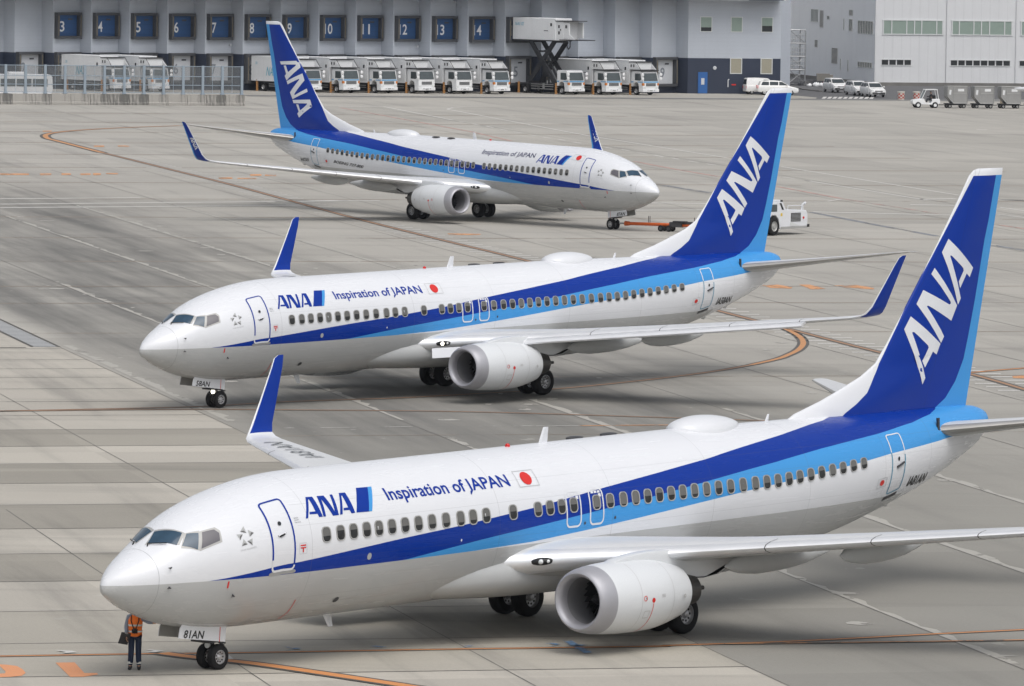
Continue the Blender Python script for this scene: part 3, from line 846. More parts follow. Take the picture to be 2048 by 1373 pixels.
    for sd in (-1, 1):
        wg = link('wing', cached(('wing', sd), lambda: wing_mesh(sd)), root)
        link('winglet', cached(('wlet', sd, kind), lambda: winglet_mesh(sd, kind)), wg)
        for y, x0, x1, z, r in ((3.9, 18.2, 22.7, 1.95, .34), (5.6, 18.8, 23.5, 2.15, .36), (8.7, 20.0, 23.8, 2.60, .35)):
            def fair(y=y, x0=x0, x1=x1, z=z, r=r, sd=sd):
                mb = MB(); L = x1 - x0
                mb.lathe([(L * t, r * q) for t, q in ((0, .02), (.06, .45), (.15, .75), (.3, .97), (.45, 1), (.62, .93), (.78, .72), (.9, .42), (.97, .22), (1, .12))], (x0, sd * y, z), (1, 0, .03), 20, sx=.62)
                return mb.mesh('flap_fairing', M_GREY, smooth=0.8)
            link('flap_fairing', cached(('ff', y, sd), fair), wg)
        def lamp(sd=sd, lit=(short == '58AN')):
            mb = MB(); c = Vector((14.82, sd * 2.36, 2.31)); ax = Vector((.675, sd * .738, .075)).normalized()
            out = Vector((-.73, sd * .67, 0)).normalized() * -1 if False else Vector((-.74, -sd * -.62, 0)).normalized()
            up = Vector((0, 0, 1))
            def ball(o, a_, b_, h_, mi):
                rows = []
                for i in range(9):
                    t = math.pi * i / 8
                    rows.append([o + ax * (-a_ * math.cos(t)) + up * (b_ * math.sin(t) * math.sin(q)) + out * (h_ * math.sin(t) * math.cos(q)) for q in [2 * math.pi * j / 16 for j in range(16)]])
                mb.grid(rows, closed=True, mi=mi)
            ball(c, .33, .11, .13, 0)
            ball(c + out * .09 - ax * .03, .075, .075, .08, 1)
            ball(c + out * .07 + ax * .17, .055, .055, .06, 2)
            return mb.mesh('landing_light', [M_BLACK, M_LIT if lit else M_LAMP, M_LAMP], smooth=1.0)
        link('landing_light', cached(('ll', sd, short == '58AN'), lamp), wg)
        for yj in (7.4, 10.0, 12.6, 15.2):
            def joint(yj=yj, sd=sd):
                i = [k for k in range(len(WING) - 1) if WING[k][0] <= yj <= WING[k + 1][0]][0]
                f_ = (yj - WING[i][0]) / (WING[i + 1][0] - WING[i][0])
                m_ = [WING[i][q] + (WING[i + 1][q] - WING[i][q]) * f_ for q in range(6)]
                mb = MB(); rows = []
                for dy in (-.012, .012):
                    r_ = sec_ring(sd, yj + dy, m_[1] + dy * .53, m_[2] + dy * .105, m_[3], m_[4] * 1.03, 0)
                    rows.append([p + Vector((-.006, 0, 0)) for p, (c, t) in zip(r_, FOIL) if c < .16])
                mb.grid(rows)
                return mb.mesh('slat_joint', M_DARK, fixn=False)
            link('slat_joint', cached(('sj', yj, sd), joint), wg)
        if short == '58AN':           # slats and Krueger flap run out on this one
            def slat(sd=sd):
                mb = MB(); rows = []
                for y, xl, zl, ch, tk, ca in WING:
                    if y < 4.8 or y > 16.5: continue
                    if y == 16.4: y, xl, zl = 15.4, 22.58, 3.67
                    rows.append([Vector((xl - .22 + c * .55, sd * y, zl - .20 + t * (1 - .35 * c) + .10 * c)) for c, t in ((0, 0), (.06, .075), (.25, .13), (.6, .17), (1, .17), (.6, .10), (.3, -.01), (.08, -.07))])
                mb.grid(rows, closed=True)
                for b in (0, len(mb.v) - 8):
                    mb.f.append(list(range(b, b + 8))); mb.mi.append(0)
                return mb.mesh('slat', M_ALU, smooth=0.9)
            link('slat', cached(('slat', sd), slat), wg)
            def krueger(sd=sd):
                mb = MB()
                a, b = Vector((14.25, sd * 2.25, 2.10)), Vector((15.9, sd * 3.85, 2.26))
                dn = Vector((-.18, 0, -.38)); th = Vector((.05, 0, .02))
                vs = []
                for o in (Vector(), th):
                    vs += [a + o, b + o, b + dn + o, a + dn + Vector((.1, sd * .12, 0)) + o]
                mb.add([tuple(v) for v in vs], [(0, 1, 2, 3), (7, 6, 5, 4), (0, 4, 5, 1), (1, 5, 6, 2), (2, 6, 7, 3), (3, 7, 4, 0)])
                return mb.mesh('krueger_flap', M_WHITE)
            link('krueger_flap', cached(('kru', sd), krueger), wg)
        # --- engine
        en = link('engine', cached('cowl', cowl_mesh), root, (0, sd * 4.83, 1.52))
        link('fan', cached('fan', fan_mesh), en)
        link('exhaust_nozzle', cached('noz', nozzle_mesh), en)
        link('pylon', cached('pyl', pylon_mesh), en)
        if sd == side:
            def cowl_line():
                mb = MB()
                def P(x, a, o=.006):
                    r = float(np.interp(x, [13.72, 14, 14.4, 15, 15.6, 16.2, 16.8, 17.3], [.915, .955, .99, 1.02, 1.025, 1.0, .93, .84])) + o
                    z = r * math.cos(R(a))
                    return (x, side * r * math.sin(R(a)) * 1.03, z * (.99 if z < 0 else .97))
                def strip(f, n, mi):
                    o = len(mb.v)
                    for i in range(n + 1):
                        p, q = f(i / n); mb.v += [p, q]
                    for i in range(n):
                        mb.f.append([o + 2 * i, o + 2 * i + 1, o + 2 * i + 3, o + 2 * i + 2]); mb.mi.append(mi)
                strip(lambda t: (P(15.42 + .012, 97 + 65 * t), P(15.42 - .012, 97 + 65 * t)), 20, 0)
                for x in (14.95, 16.35):
                    strip(lambda t: (P(x + .006, 20 + 140 * t, .004), P(x - .006, 20 + 140 * t, .004)), 40, 1)
                o = len(mb.v)
                mb.v += [P(15.42 + .07 * math.cos(i * .628), 92 + 4 * math.sin(i * .628)) for i in range(10)]; mb.f.append(list(range(o, o + 10))); mb.mi.append(0)
                strip(lambda t: (P(15.08 + .075 * math.cos(6.283 * t), 88 + 4.4 * math.sin(6.283 * t)), P(15.08 + .055 * math.cos(6.283 * t), 88 + 3.2 * math.sin(6.283 * t))), 18, 0)
                for q in (.25, .5):
                    strip(lambda t: (P(15.08 + .04 * t, 86.5 + 3.0 * t), P(15.10 + .04 * t, 86.5 + 3.0 * t)), 3, 2)
                for q in range(3):
                    strip(lambda t: (P(15.78 + .16 * t, 84 + q * 2.0), P(15.78 + .16 * t, 84.9 + q * 2.0)), 3, 1)
                strip(lambda t: (P(16.9 + .06 * math.cos(6.283 * t), 92 + 3.6 * math.sin(6.283 * t)), P(16.9 + .02 * math.cos(6.283 * t), 92 + 1.2 * math.sin(6.283 * t))), 16, 1)
                for u0, u1, a0, a1 in ((15.10, 15.32, 108, 109), (15.10, 15.32, 120, 121), (15.10, 15.115, 108, 121), (15.305, 15.32, 108, 121)):
                    strip(lambda t: (P(u0 + (u1 - u0) * t, a0), P(u0 + (u1 - u0) * t, a1)), 3, 1)
                return mb.mesh('cowl_marking', [M_RED, M_SEAM, M_BLACK], fixn=False)
            link('cowl_marking', cached(('cmk', side), cowl_line), en)
        # --- main gear
        mg = MB()
        mg.tube((19.79, sd * 2.867, .55), (19.62, sd * 2.95, 2.2), .10, .13, 12)
        mg.tube((19.79, sd * 2.35, .57), (19.79, sd * 3.38, .57), .07, n=10)
        mg.tube((19.70, sd * 2.9, 1.25), (19.5, sd * 1.6, 1.75), .06, n=8)
        mg.tube((19.95, sd * 2.867, .65), (20.15, sd * 2.9, .95), .04, n=8); mg.tube((20.15, sd * 2.9, .95), (19.75, sd * 2.9, 1.25), .04, n=8)
        g = mg.build('main_gear', M_STEEL, root, smooth=0.6)
        for q in (-.43, .43):
            gear_wheel(g, .565, .40, .29, (19.79, sd * 2.867 + q, .565))
        mb = MB(); mb.prism([(19.2, 1.55), (20.3, 1.6), (20.15, 1.05), (19.45, 1.0)], sd * 3.15, sd * 3.19)
        mb.build('gear_door', M_GREY, g, bevel=.01)
        st = link('stabilizer', cached(('stab', sd), lambda: stab_mesh(sd)), root)
    for x0, z0, L_, h_ in ((33.0, zc(33.2) - 1.04, .46, .22), (34.35, zc(34.5) - 0.66, .50, .16)):
        mb = MB(); mb.prism([(x0, z0 + .1), (x0 + L_, z0 + .22), (x0 + L_, z0 + .02), (x0 + L_ * .8, z0 - h_ * .5), (x0 + .1, z0 - .02)], -.06, .06)
        mb.build('drain_mast', M_GREY, root, bevel=.02)
    # pitch trim slot beside the stabilizer
    for sd in (-1, 1):
        mb = MB(); mb.prism([(34.62, 4.35), (34.70, 4.35), (34.66, 5.15), (34.58, 5.15)], sd * .95, sd * 1.02)
        mb.build('trim_scale', M_DARK, root)
    # --- fin
    fi = link('fin', cached('fin', fin_mesh), root)
    ax = Vector((36.18 - 34.02, 10.26 - 7.0)).normalized(); bx = Vector((-ax.y, ax.x)); ctr = Vector((35.6, 8.28))
    def fmap(p):
        v = Vector(p) - ctr
        a, b = v.dot(ax), v.dot(bx)
        if side > 0: a = -a
        return ctr + ax * a + bx * b
    for p in FA:
        decal('lettering', [ng([tuple(fmap(q)) for q in p])], lambda x, z: Vector((x, side * (fin_half(x, z) + .008), z)), M_WHITE, fi, .35, .35)
    # winglet lettering and wing registration
    if kind == 1:
        wa = Vector((.55, .835)).normalized(); wb = Vector((-wa.y, wa.x)); wc = Vector((24.93, 5.02))
        def wmap(p):
            v = Vector(p) - ctr
            return wc - wa * (v.dot(ax) * .205) + wb * (v.dot(bx) * .205)
        for sd in (-1, 1):
            wl = [o for o in root.children if o.name.startswith('wing') and o.data == MESHES[('wing', sd)]][0]
            decal('lettering', [ng([tuple(wmap(q)) for q in p]) for p in FA], lambda x, z: Vector((x, sd * (17.55 + (z - 4.3) * .168) + .045, z)), M_WHITE, wl, 0, .2)
    else:
        wl = [o for o in root.children if o.name.startswith('wing') and o.data == MESHES[('wing', 1)]][0]
        vs, fs = fit_text(reg, 2.8, .80, .15, -.008)
        def wtop(X, Y):
            y = 13.55 + X; xl = 21.3 + (y - 13) * .535; z = 3.42 + (y - 13) * .105
            ch = 2.6 - (y - 13) * .27
            x = xl + ch * .70 - Y
            c = (x - xl) / ch
            t = 5 * (0.2969 * math.sqrt(max(c, 0)) - 0.126 * c - 0.3516 * c * c + 0.2843 * c**3 - 0.1036 * c**4)
            return Vector((x, y, z + .014 * c * ch + t * .105 * ch + .02))
        decal('lettering', [(vs, fs)], wtop, M_WINGREG, wl, .3, .2)
    # --- nose gear
    ngr = MB()
    ngr.tube((4.187, 0, .35), (4.15, 0, 1.4), .055, .075, 12)
    ngr.tube((4.187, -.26, .345), (4.187, .26, .345), .05, n=10)
    ngr.tube((4.30, 0, .78), (4.62, 0, .60), .03, n=8); ngr.tube((4.62, 0, .60), (4.25, 0, .42), .03, n=8)
    ngr.tube((4.25, 0, .74), (4.68, 0, .66), .022, n=8)
    ngr.box((3.7, -.33, .75), (4.25, .33, .80)); ngr.tube((4.1, 0, .8), (3.2, 0, 1.3), .035, n=8)
    g = ngr.build('nose_gear', M_DARK, root, smooth=0.6)
    for q in (-.2, .2):
        gear_wheel(g, .345, .20, .19, (4.187, q, .345))
    mb = MB(); mb.tube((4.02, -.02, .66), (3.95, -.02, .66), .07, .085, 14)
    mb.build('taxi_light', M_LIT if short == '58AN' else M_LAMP, g)
    for sd in (-1, 1):
        mb = MB()
        out = [(2.50, .985), (2.55, 1.24), (2.63, 1.34), (4.31, 1.16), (4.27, .755)]
        y0, y1 = sd * .36, sd * .385
        mb.prism(out, min(y0, y1), max(y0, y1), 0)
        for i, f in enumerate(mb.f):
            if len(f) == 5:
                ys = sum(mb.v[j][1] for j in f) / 5
                mb.mi[i] = 0 if abs(ys) > .37 else 1
        dr = mb.build('gear_door', [M_WHITE, pmat('gear_bay_primer', (0.27, 0.27, 0.26), 0.6)], g)
        if sd == side:
            vs, fs = fit_text(short, .80, .20, .28, .022)
            t = MB(); t.add([((2.68 + X) if side < 0 else (3.46 - X), side * .389, (1.005 - .105 * ((X) if side < 0 else (.78 - X)) + Y) - .02) for X, Y in vs], fs)
            t.build('lettering', M_BLACK, g, fixn=False)
            t = MB(); t.add([(4.06, side * .389, 1.165), (4.085, side * .389, 1.163), (4.06, side * .389, .775), (4.035, side * .389, .777)], [(0, 1, 2, 3)])
            t.build('red_mark', M_RED, g, fixn=False)
    return root
aircraft('white airliner with blue stripes in the foreground, registration JA81AN, worker at its nose', (-10.5817, 160.597, 0), 0.856467, -1, 'JA81AN', '81AN')
aircraft('white airliner with blue stripes in the middle, registration JA58AN, landing lights lit', (-14.8355, 247.221, 0), 0.802052, -1, 'JA58AN', '58AN')
aircraft('white airliner facing right at the back, lettered winglets, registration JA87AN, on a tow bar', (9.1807, 393.445, 0), 2.307913, 1, 'JA87AN', '87AN')

# ================================================================== the apron
G1 = [(-30.93, 574.86), (-36.12, 566.93), (-39.44, 558.98), (-40.86, 553.22), (-41.32, 548.79), (-41.15, 543.95), (-40.43, 538.19), (-39.43, 533.85), (-33.81, 509.13), (-26.45, 477.87), (-19.94, 449.97), (-11.14, 409.53), (-3.87, 378.59), (0.62, 360.08), (10.84, 314.5), (12.97, 305.19), (17.02, 287.52), (20.34, 274.37), (22.2, 264.91)]
G2 = [(12.87, 305.77), (13.37, 302.7), (13.75, 298.47), (13.83, 294.98), (13.71, 291.87), (13.35, 288.45), (12.82, 285.39), (12.1, 282.18), (10.77, 278.2), (9.12, 274.26), (7.14, 270.46), (4.98, 266.88), (1.81, 262.38), (-1.31, 259.36), (-4.61, 256.41), (-6.59, 255.22), (-9.45, 253.41), (-12.6, 250.55), (-15.66, 249.01), (-20.39, 246.94)]
G3 = [(-20.78, 246.75), (-15.62, 248.38), (-12.52, 249.14), (-9.29, 249.45), (-1.72, 249.76), (6.62, 248.14), (13.51, 246.54)]
G4 = [(20.4, 275.28), (23.34, 278.87)]
G4b = [(2.72, 243.66), (6.23, 244.6)]
G4w = [(-8.98, 240.65), (-2.62, 242.46), (3.51, 243.91)]
G5 = [(-13.91, 165.79), (-10.22, 166.73), (-6.99, 167.44), (-1.39, 168.89), (3.92, 170.14), (4.62, 170.48), (8.14, 171.93), (11.8, 173.93), (14.84, 175.51)]
G5b = [(6.01, 170.91), (11.79, 172.17), (14.62, 172.87)]
G6 = [(-9.35, 166.99), (-8.41, 166.12), (-6.89, 165.03), (-5.23, 163.38), (-2.86, 160.85), (-2.0, 159.9)]
arrows = [[(-12.27, 167.25), (-11.8, 167.16), (-11.63, 166.85), (-12.08, 166.49), (-11.94, 166.84)], [(-9.85, 167.75), (-9.32, 167.45), (-9.55, 167.06), (-9.84, 167.05), (-9.6, 167.39)], [(-7.55, 166.82), (-7.36, 165.8), (-7.5, 165.76)]]
blue = [[(-6.19, 168.73), (-6.01, 168.7), (-5.61, 168.44), (-6.07, 167.94), (-5.85, 168.37)], [(-3.8, 169.16), (-3.62, 169.24), (-3.3, 169.02), (-3.67, 168.57), (-3.46, 168.95)], [(-1.35, 169.81), (-1.19, 169.83), (-0.91, 169.55), (-1.27, 169.15), (-1.06, 169.48)], [(1.01, 170.39), (1.21, 170.47), (1.46, 170.24), (1.14, 169.69), (1.33, 170.12)], [(1.51, 171.12), (1.75, 171.2), (2.3, 168.4), (2.08, 168.22)], [(1.81, 169.76), (1.88, 170.18), (2.21, 170.22), (2.2, 169.91)]]
letL = [(-12.06, 164.61), (-11.56, 164.72), (-11.14, 162.45), (-10.81, 162.49), (-10.76, 162.18), (-11.09, 161.67), (-11.45, 161.58)]
letO = [(-13.69, 164.05), (-13.5, 164.07), (-13.29, 163.99), (-13.02, 163.75), (-12.81, 163.05), (-12.67, 162.28), (-12.73, 161.67), (-12.99, 161.41), (-13.45, 161.23), (-13.52, 162.05), (-13.33, 162.07), (-13.21, 162.14), (-13.21, 162.48), (-13.47, 163.7), (-13.66, 163.68)]
dash = [[(-38.7, 466.84), (-36.57, 467.53), (-36.36, 464.86), (-38.48, 464.17)], [(-35.75, 467.8), (-34.93, 468.07), (-34.71, 465.09), (-35.52, 464.83)], [(-34.2, 468.62), (-33.51, 468.84), (-33.29, 465.86), (-33.98, 465.63)], [(-32.81, 469.07), (-32.05, 469.32), (-31.85, 466.33), (-32.6, 466.08)], [(-31.88, 469.68), (-31.31, 469.87), (-31.07, 466.27), (-31.64, 466.09)], [(-30.93, 470.0), (-30.05, 470.29), (-29.91, 468.18), (-30.79, 467.89)], [(-35.54, 524.26), (-34.69, 524.57), (-34.47, 521.2), (-35.31, 520.9)], [(-33.56, 524.98), (-32.64, 525.32), (-32.46, 522.32), (-33.37, 521.98)], [(-42.4, 557.36), (-41.61, 557.67), (-41.39, 554.71), (-42.17, 554.4)], [(-22.16, 465.23), (-21.15, 465.56), (-21.03, 462.9), (-22.03, 462.58)], [(-20.73, 464.79), (-19.34, 465.24), (-19.27, 463.47), (-20.65, 463.02)], [(-20.07, 471.7), (-19.23, 471.97), (-19.11, 468.94), (-19.94, 468.67)], [(-18.95, 471.45), (-18.12, 471.72), (-18.01, 468.99), (-18.84, 468.72)], [(13.61, 338.48), (14.48, 339.3), (15.23, 337.31), (15.07, 335.74), (13.98, 336.25)], [(15.68, 339.58), (16.27, 339.71), (17.01, 335.87), (16.16, 335.38)], [(17.55, 339.07), (18.81, 339.98), (19.67, 337.4), (19.56, 335.99), (18.12, 337.66)], [(22.12, 273.62), (22.76, 273.94), (22.61, 272.1), (22.07, 272.3)], [(18.94, 249.44), (20.02, 249.62), (19.95, 248.77), (18.87, 248.42)], [(-4.14, 388.69), (-2.04, 388.64), (-2.09, 387.12), (-4.05, 386.9)]]
white = [[(-35.36, 426.69), (-25.96, 430.55)], [(-34.7, 418.82), (-14.79, 428.7), (-11.39, 430.83)], [(-34.3, 413.96), (-21.25, 419.87), (-13.92, 423.45)], [(-15.46, 430.0), (-11.4, 431.2), (-9.32, 431.44)], [(9.41, 433.6), (13.71, 433.75)], [(8.29, 422.7), (13.43, 424.53)], [(18.49, 435.9), (22.31, 440.06), (23.47, 443.87)], [(20.44, 423.69), (29.73, 421.75)], [(21.5, 499.64), (32.42, 452.47)], [(22.26, 474.19), (29.29, 444.75)], [(29.14, 444.7), (31.83, 446.75)], [(34.92, 446.11), (37.03, 445.19)], [(34.01, 434.47), (35.65, 428.39)], [(32.86, 422.63), (33.6, 422.14), (34.88, 419.04)], [(32.86, 422.63), (33.61, 423.55)], [(-6.96, 633.55), (6.64, 563.45), (13.77, 533.17), (17.86, 515.68)], [(-6.96, 633.55), (-6.45, 638.64), (-5.2, 642.48), (-2.0, 646.39)], [(-13.62, 639.6), (-6.0, 600.36)], [(-18.15, 637.61), (-13.62, 639.6)], [(4.57, 648.45), (16.29, 653.62)], [(-5.37, 596.42), (-4.87, 595.17)], [(-4.09, 590.66), (-3.34, 587.64)], [(-2.76, 585.04), (-2.02, 581.15)], [(-1.37, 576.82), (-0.73, 573.9)], [(-0.1, 570.57), (0.61, 568.19)], [(1.23, 564.05), (1.92, 561.29)], [(2.52, 558.1), (3.2, 555.82)], [(3.88, 553.55), (4.47, 550.87)], [(5.12, 547.41), (5.84, 544.43)], [(7.75, 536.0), (8.38, 533.5)], [(9.15, 531.47), (9.76, 529.02)], [(10.33, 524.32), (11.08, 521.99)], [(11.68, 519.99), (12.39, 516.6)], [(13.04, 514.3), (13.55, 511.98)], [(14.26, 508.31), (15.0, 505.78)], [(15.59, 502.9), (16.28, 500.75)], [(20.81, 479.3), (21.57, 477.08)], [(22.23, 474.25), (22.66, 473.18)], [(34.95, 446.44), (36.74, 445.12)], [(27.89, 436.54), (30.98, 436.17)], [(44.17, 593.98), (45.18, 593.91)]]
red = [[(-17.83, 633.66), (-4.1, 569.95), (-0.31, 547.89)], [(9.77, 506.17), (12.73, 491.84), (15.82, 478.85)], [(19.61, 462.79), (23.49, 444.26)], [(31.84, 409.79), (33.6, 403.47)]]
redfaint = [[(23.49, 444.26), (29.61, 421.02)]]
grayblue = [[(20.28, 423.29), (23.99, 406.01), (26.91, 393.58)], [(11.22, 461.61), (14.24, 450.97)], [(29.64, 383.6), (31.44, 377.24)]]
brown = [[(22.81, 602.76), (33.7, 606.45)], [(42.69, 609.37), (50.14, 611.65)], [(23.79, 536.33), (44.58, 543.24)], [(20.27, 473.11), (39.37, 479.2)], [(19.48, 394.06), (32.27, 391.96)], [(15.85, 382.94), (26.42, 388.63)], [(9.97, 382.59), (27.02, 388.19)], [(11.8, 325.09), (20.76, 323.71)], [(24.45, 324.1), (26.73, 323.77)], [(25.63, 340.02), (28.02, 339.65)], [(16.87, 340.3), (23.22, 340.84)], [(-46.1, 555.74), (-42.19, 557.27)], [(-43.3, 522.09), (-36.31, 512.52)], [(-33.12, 563.4), (-28.43, 578.58)]]
CA, SA = math.cos(R(13)), math.sin(R(13))
def ST(s, t):                      # slab grid (s across, t away) to world
    return (s * CA - t * SA, s * SA + t * CA)
def apron_mat(name, tint=1.0, patch=False):
    k = NT(name)
    tc = k.obj()
    mp = k.n('Mapping'); k.put(mp.inputs[0], tc); mp.inputs['Rotation'].default_value = (0, 0, R(-13))
    st = mp.outputs[0]
    sp = k.n('SeparateXYZ'); k.put(sp.inputs[0], st)
    s, t = sp.outputs[0], sp.outputs[1]
    big = k.noise(st, 0.018, 4.0)
    mid = k.noise(st, 0.16, 5.0)
    fine = k.noise(st, 9.0, 3.0, .7)
    grain = k.noise(st, 38.0, 2.0, .7)
    m2 = k.n('Mapping'); k.put(m2.inputs[0], st); m2.inputs['Scale'].default_value = (0.42, 0.022, 1); m2.inputs['Rotation'].default_value = (0, 0, R(2))
    streak = k.noise(m2.outputs[0], 1.0, 6.0, .62)
    m3 = k.n('Mapping'); k.put(m3.inputs[0], tc); m3.inputs['Scale'].default_value = (0.035, 0.34, 1); m3.inputs['Rotation'].default_value = (0, 0, R(-6))
    sweep = k.noise(m3.outputs[0], 1.0, 5.0, .6)
    base = k.mix(big, (0.345, 0.328, 0.298, 1), (0.425, 0.408, 0.375, 1))
    # the newer slabs on the near left are paler and warmer
    near = k.math('MULTIPLY', k.smooth(s, 43.72, 43.60), k.smooth(t, 430.0, 420.0))
    base = k.mix(k.math('MULTIPLY', near, 0.85), base, (0.455, 0.425, 0.375, 1))
    # older, greyer concrete of the near stand
    old = k.math('MULTIPLY', k.math('MULTIPLY', k.smooth(s, 43.5, 43.7), k.smooth(t, 290.0, 215.0)), k.math('MULTIPLY_ADD', k.smooth(s, 58.0, 80.0), -0.55, 1.0))
    base = k.mix(k.math('MULTIPLY', old, 0.62), base, (0.195, 0.19, 0.172, 1))
    # rubber laid down on the taxi lane
    lane = k.math('MULTIPLY', k.math('MULTIPLY', k.smooth(s, 43.5, 46.0), k.smooth(s, 73.0, 62.0)), k.math('MULTIPLY', k.smooth(t, 205.0, 245.0), k.smooth(t, 452.0, 425.0)))
    rub = k.math('MULTIPLY', lane, k.math('MULTIPLY_ADD', streak, 2.3, -0.55))
    base = k.mix(k.math('MULTIPLY', rub, 0.92), base, (0.118, 0.117, 0.112, 1))
    base = k.mix(k.math('MULTIPLY', k.smooth(streak, .50, .75), 0.42), base, (0.17, 0.165, 0.155, 1))
    base = k.mix(k.math('MULTIPLY', k.smooth(sweep, .50, .74), 0.34), base, (0.20, 0.192, 0.178, 1))
    # slab to slab differences
    sl = k.n('TexWhiteNoise', noise_dimensions='2D')
    cv = k.n('CombineXYZ'); k.put(cv.inputs[0], k.math('FLOOR', k.math('DIVIDE', k.math('SUBTRACT', s, 0.48), 7.2))); k.put(cv.inputs[1], k.math('FLOOR', k.math('DIVIDE', t, 7.55)))
    k.put(sl.inputs['Vector'], cv.outputs[0])
    base = k.mix(0.5, base, k.mix(sl.outputs['Value'], (0.42, 0.42, 0.42, 1), (0.58, 0.58, 0.575, 1)), 'OVERLAY')
    base = k.mix(0.30, base, k.mix(mid, (0.35, 0.35, 0.34, 1), (0.66, 0.66, 0.65, 1)), 'OVERLAY')
    base = k.mix(0.22, base, k.mix(fine, (0.2, 0.2, 0.2, 1), (0.8, 0.8, 0.8, 1)), 'OVERLAY')
    base = k.mix(0.20, base, k.mix(grain, (0.1, 0.1, 0.1, 1), (0.9, 0.9, 0.9, 1)), 'OVERLAY')
    # small pale patch repairs, long along the lane
    m4 = k.n('Mapping'); k.put(m4.inputs[0], tc); m4.inputs['Scale'].default_value = (0.9, 0.55, 1)
    pt = k.noise(m4.outputs[0], 1.0, 3.0, .5)
    base = k.mix(k.math('MULTIPLY', k.smooth(pt, .70, .74), 0.35), base, (0.46, 0.445, 0.41, 1))
    if tint != 1.0:
        base = k.mix(1.0, base, (tint, tint, tint * .985, 1), 'MULTIPLY')
    k.put(k.b.inputs['Base Color'], base)
    k.b.inputs['Roughness'].default_value = 0.85
    k.b.inputs['Specular IOR Level'].default_value = 0.25
    return k.m
M_APRON = apron_mat('apron_concrete')
M_SLABD = apron_mat('apron_concrete_dark_slab', 0.71)
M_SLABM = apron_mat('apron_concrete_mid_slab', 0.88)
def worn(name, c, wear=0.35, scale=1.6, tr=0.9):
    """thin traffic paint, worn through in places"""
    k = NT(name)
    o = k.obj()
    f = k.noise(o, scale, 6.0, .65); g = k.noise(o, scale * 9, 3.0)
    c4 = col4(c)
    k.put(k.b.inputs['Base Color'], k.mix(k.math('MULTIPLY', g, .5), c4, (0.30, 0.285, 0.26, 1)))
    k.b.inputs['Roughness'].default_value = 0.75
    a = k.n('BsdfTransparent'); mx = k.n('MixShader')
    k.put(mx.inputs[0], k.math('MULTIPLY', k.smooth(f, 0.80 - wear * .55, 0.90 - wear * .55), tr))
    k.t.links.new(k.b.outputs[0], mx.inputs[1]); k.t.links.new(a.outputs[0], mx.inputs[2])
    k.t.links.new(mx.outputs[0], k.t.nodes['Material Output'].inputs['Surface'])
    return k.m
P_ORANGE = worn('apron_orange_paint', (0.72, 0.25, 0.035), .12)
P_ORANGED = worn('dull_orange_paint', (0.58, 0.24, 0.06), .2)
P_ORANGEF = worn('faded_orange_paint', (0.70, 0.30, 0.10), .55, .9)
P_BROWN = worn('old_line_brown', (0.36, 0.17, 0.07), .30, .5)
P_BLACK = worn('apron_black_border', (0.035, 0.033, 0.03), .15)
P_WHITE = worn('apron_white_paint', (0.68, 0.67, 0.64), .25, .7)
P_WHITEF = worn('faded_white_paint', (0.58, 0.57, 0.54), .62, .5)
P_RED = worn('apron_red_paint', (0.50, 0.29, 0.25), .5, .6)
P_REDF = worn('faded_red_paint', (0.48, 0.32, 0.28), .7, .5)
P_BLUE = worn('blue_chalk', (0.10, 0.26, 0.50), .60, 2.0)
P_GBLUE = worn('grey_blue_line', (0.20, 0.22, 0.25), .55, .5)
P_JOINT = worn('joint_sealant', (0.085, 0.08, 0.075), .35, .8)
P_JOINTB = worn('rust_stained_joint', (0.27, 0.205, 0.15), .55, .3)
P_REPAIR = worn('pale_joint_repair', (0.42, 0.405, 0.365), .42, .55)
def sheet(name, polys, z, mat):
    mb = MB()
    for p in polys:
        mb.add([(x, y, z) for x, y in p], [tuple(range(len(p)))])
    me = mb.mesh(name, mat, fixn=False)
    for f in me.polygons:
        pass
    bm = bmesh.new(); bm.from_mesh(me)
    for f in bm.faces:
        f.normal_update()
        if f.normal.z < 0: f.normal_flip()
    bm.to_mesh(me); bm.free()
    return tag(link(name, me), kind='structure')
def ribbon(pts, wd, off=0.0):
    """quads along a polyline with mitred corners"""
    n = len(pts); P = [Vector(p) for p in pts]; L, Rr = [], []
    for i in range(n):
        d = (P[min(i + 1, n - 1)] - P[max(i - 1, 0)]).normalized()
        nr = Vector((-d.y, d.x))
        L.append(P[i] + nr * (off + wd / 2)); Rr.append(P[i] + nr * (off - wd / 2))
    return [[tuple(L[i]), tuple(Rr[i]), tuple(Rr[i + 1]), tuple(L[i + 1])] for i in range(n - 1)]
def smooth_line(pts, n=6):
    P = [Vector(p) for p in pts]; out = []
    for i in range(len(P) - 1):
        p0, p1, p2, p3 = P[max(i - 1, 0)], P[i], P[i + 1], P[min(i + 2, len(P) - 1)]
        for k in range(n):
            t = k / n
            out.append(tuple(0.5 * ((2 * p1) + (p2 - p0) * t + (2 * p0 - 5 * p1 + 4 * p2 - p3) * t * t + (3 * p1 - p0 - 3 * p2 + p3) * t**3)))
    return out + [tuple(P[-1])]
g = MB(); g.add([(-1500, -300, 0), (1500, -300, 0), (1500, 3500, 0), (-1500, 3500, 0)], [(0, 1, 2, 3)])
tag(g.build('apron', M_APRON), kind='structure')
def slab(s0, s1, t0, t1):
    return [ST(s0, t0), ST(s1, t0), ST(s1, t1), ST(s0, t1)]
for t0, t1, m in ((229.1, 236.4, M_SLABD), (214.3, 221.9, M_SLABD), (198.6, 206.6, M_SLABD), (183.0, 190.9, M_SLABD), (160.2, 175.2, M_SLABM)):
    sheet('concrete_slab', [slab(-40, 43.6, t0, t1)], 0.004, m)

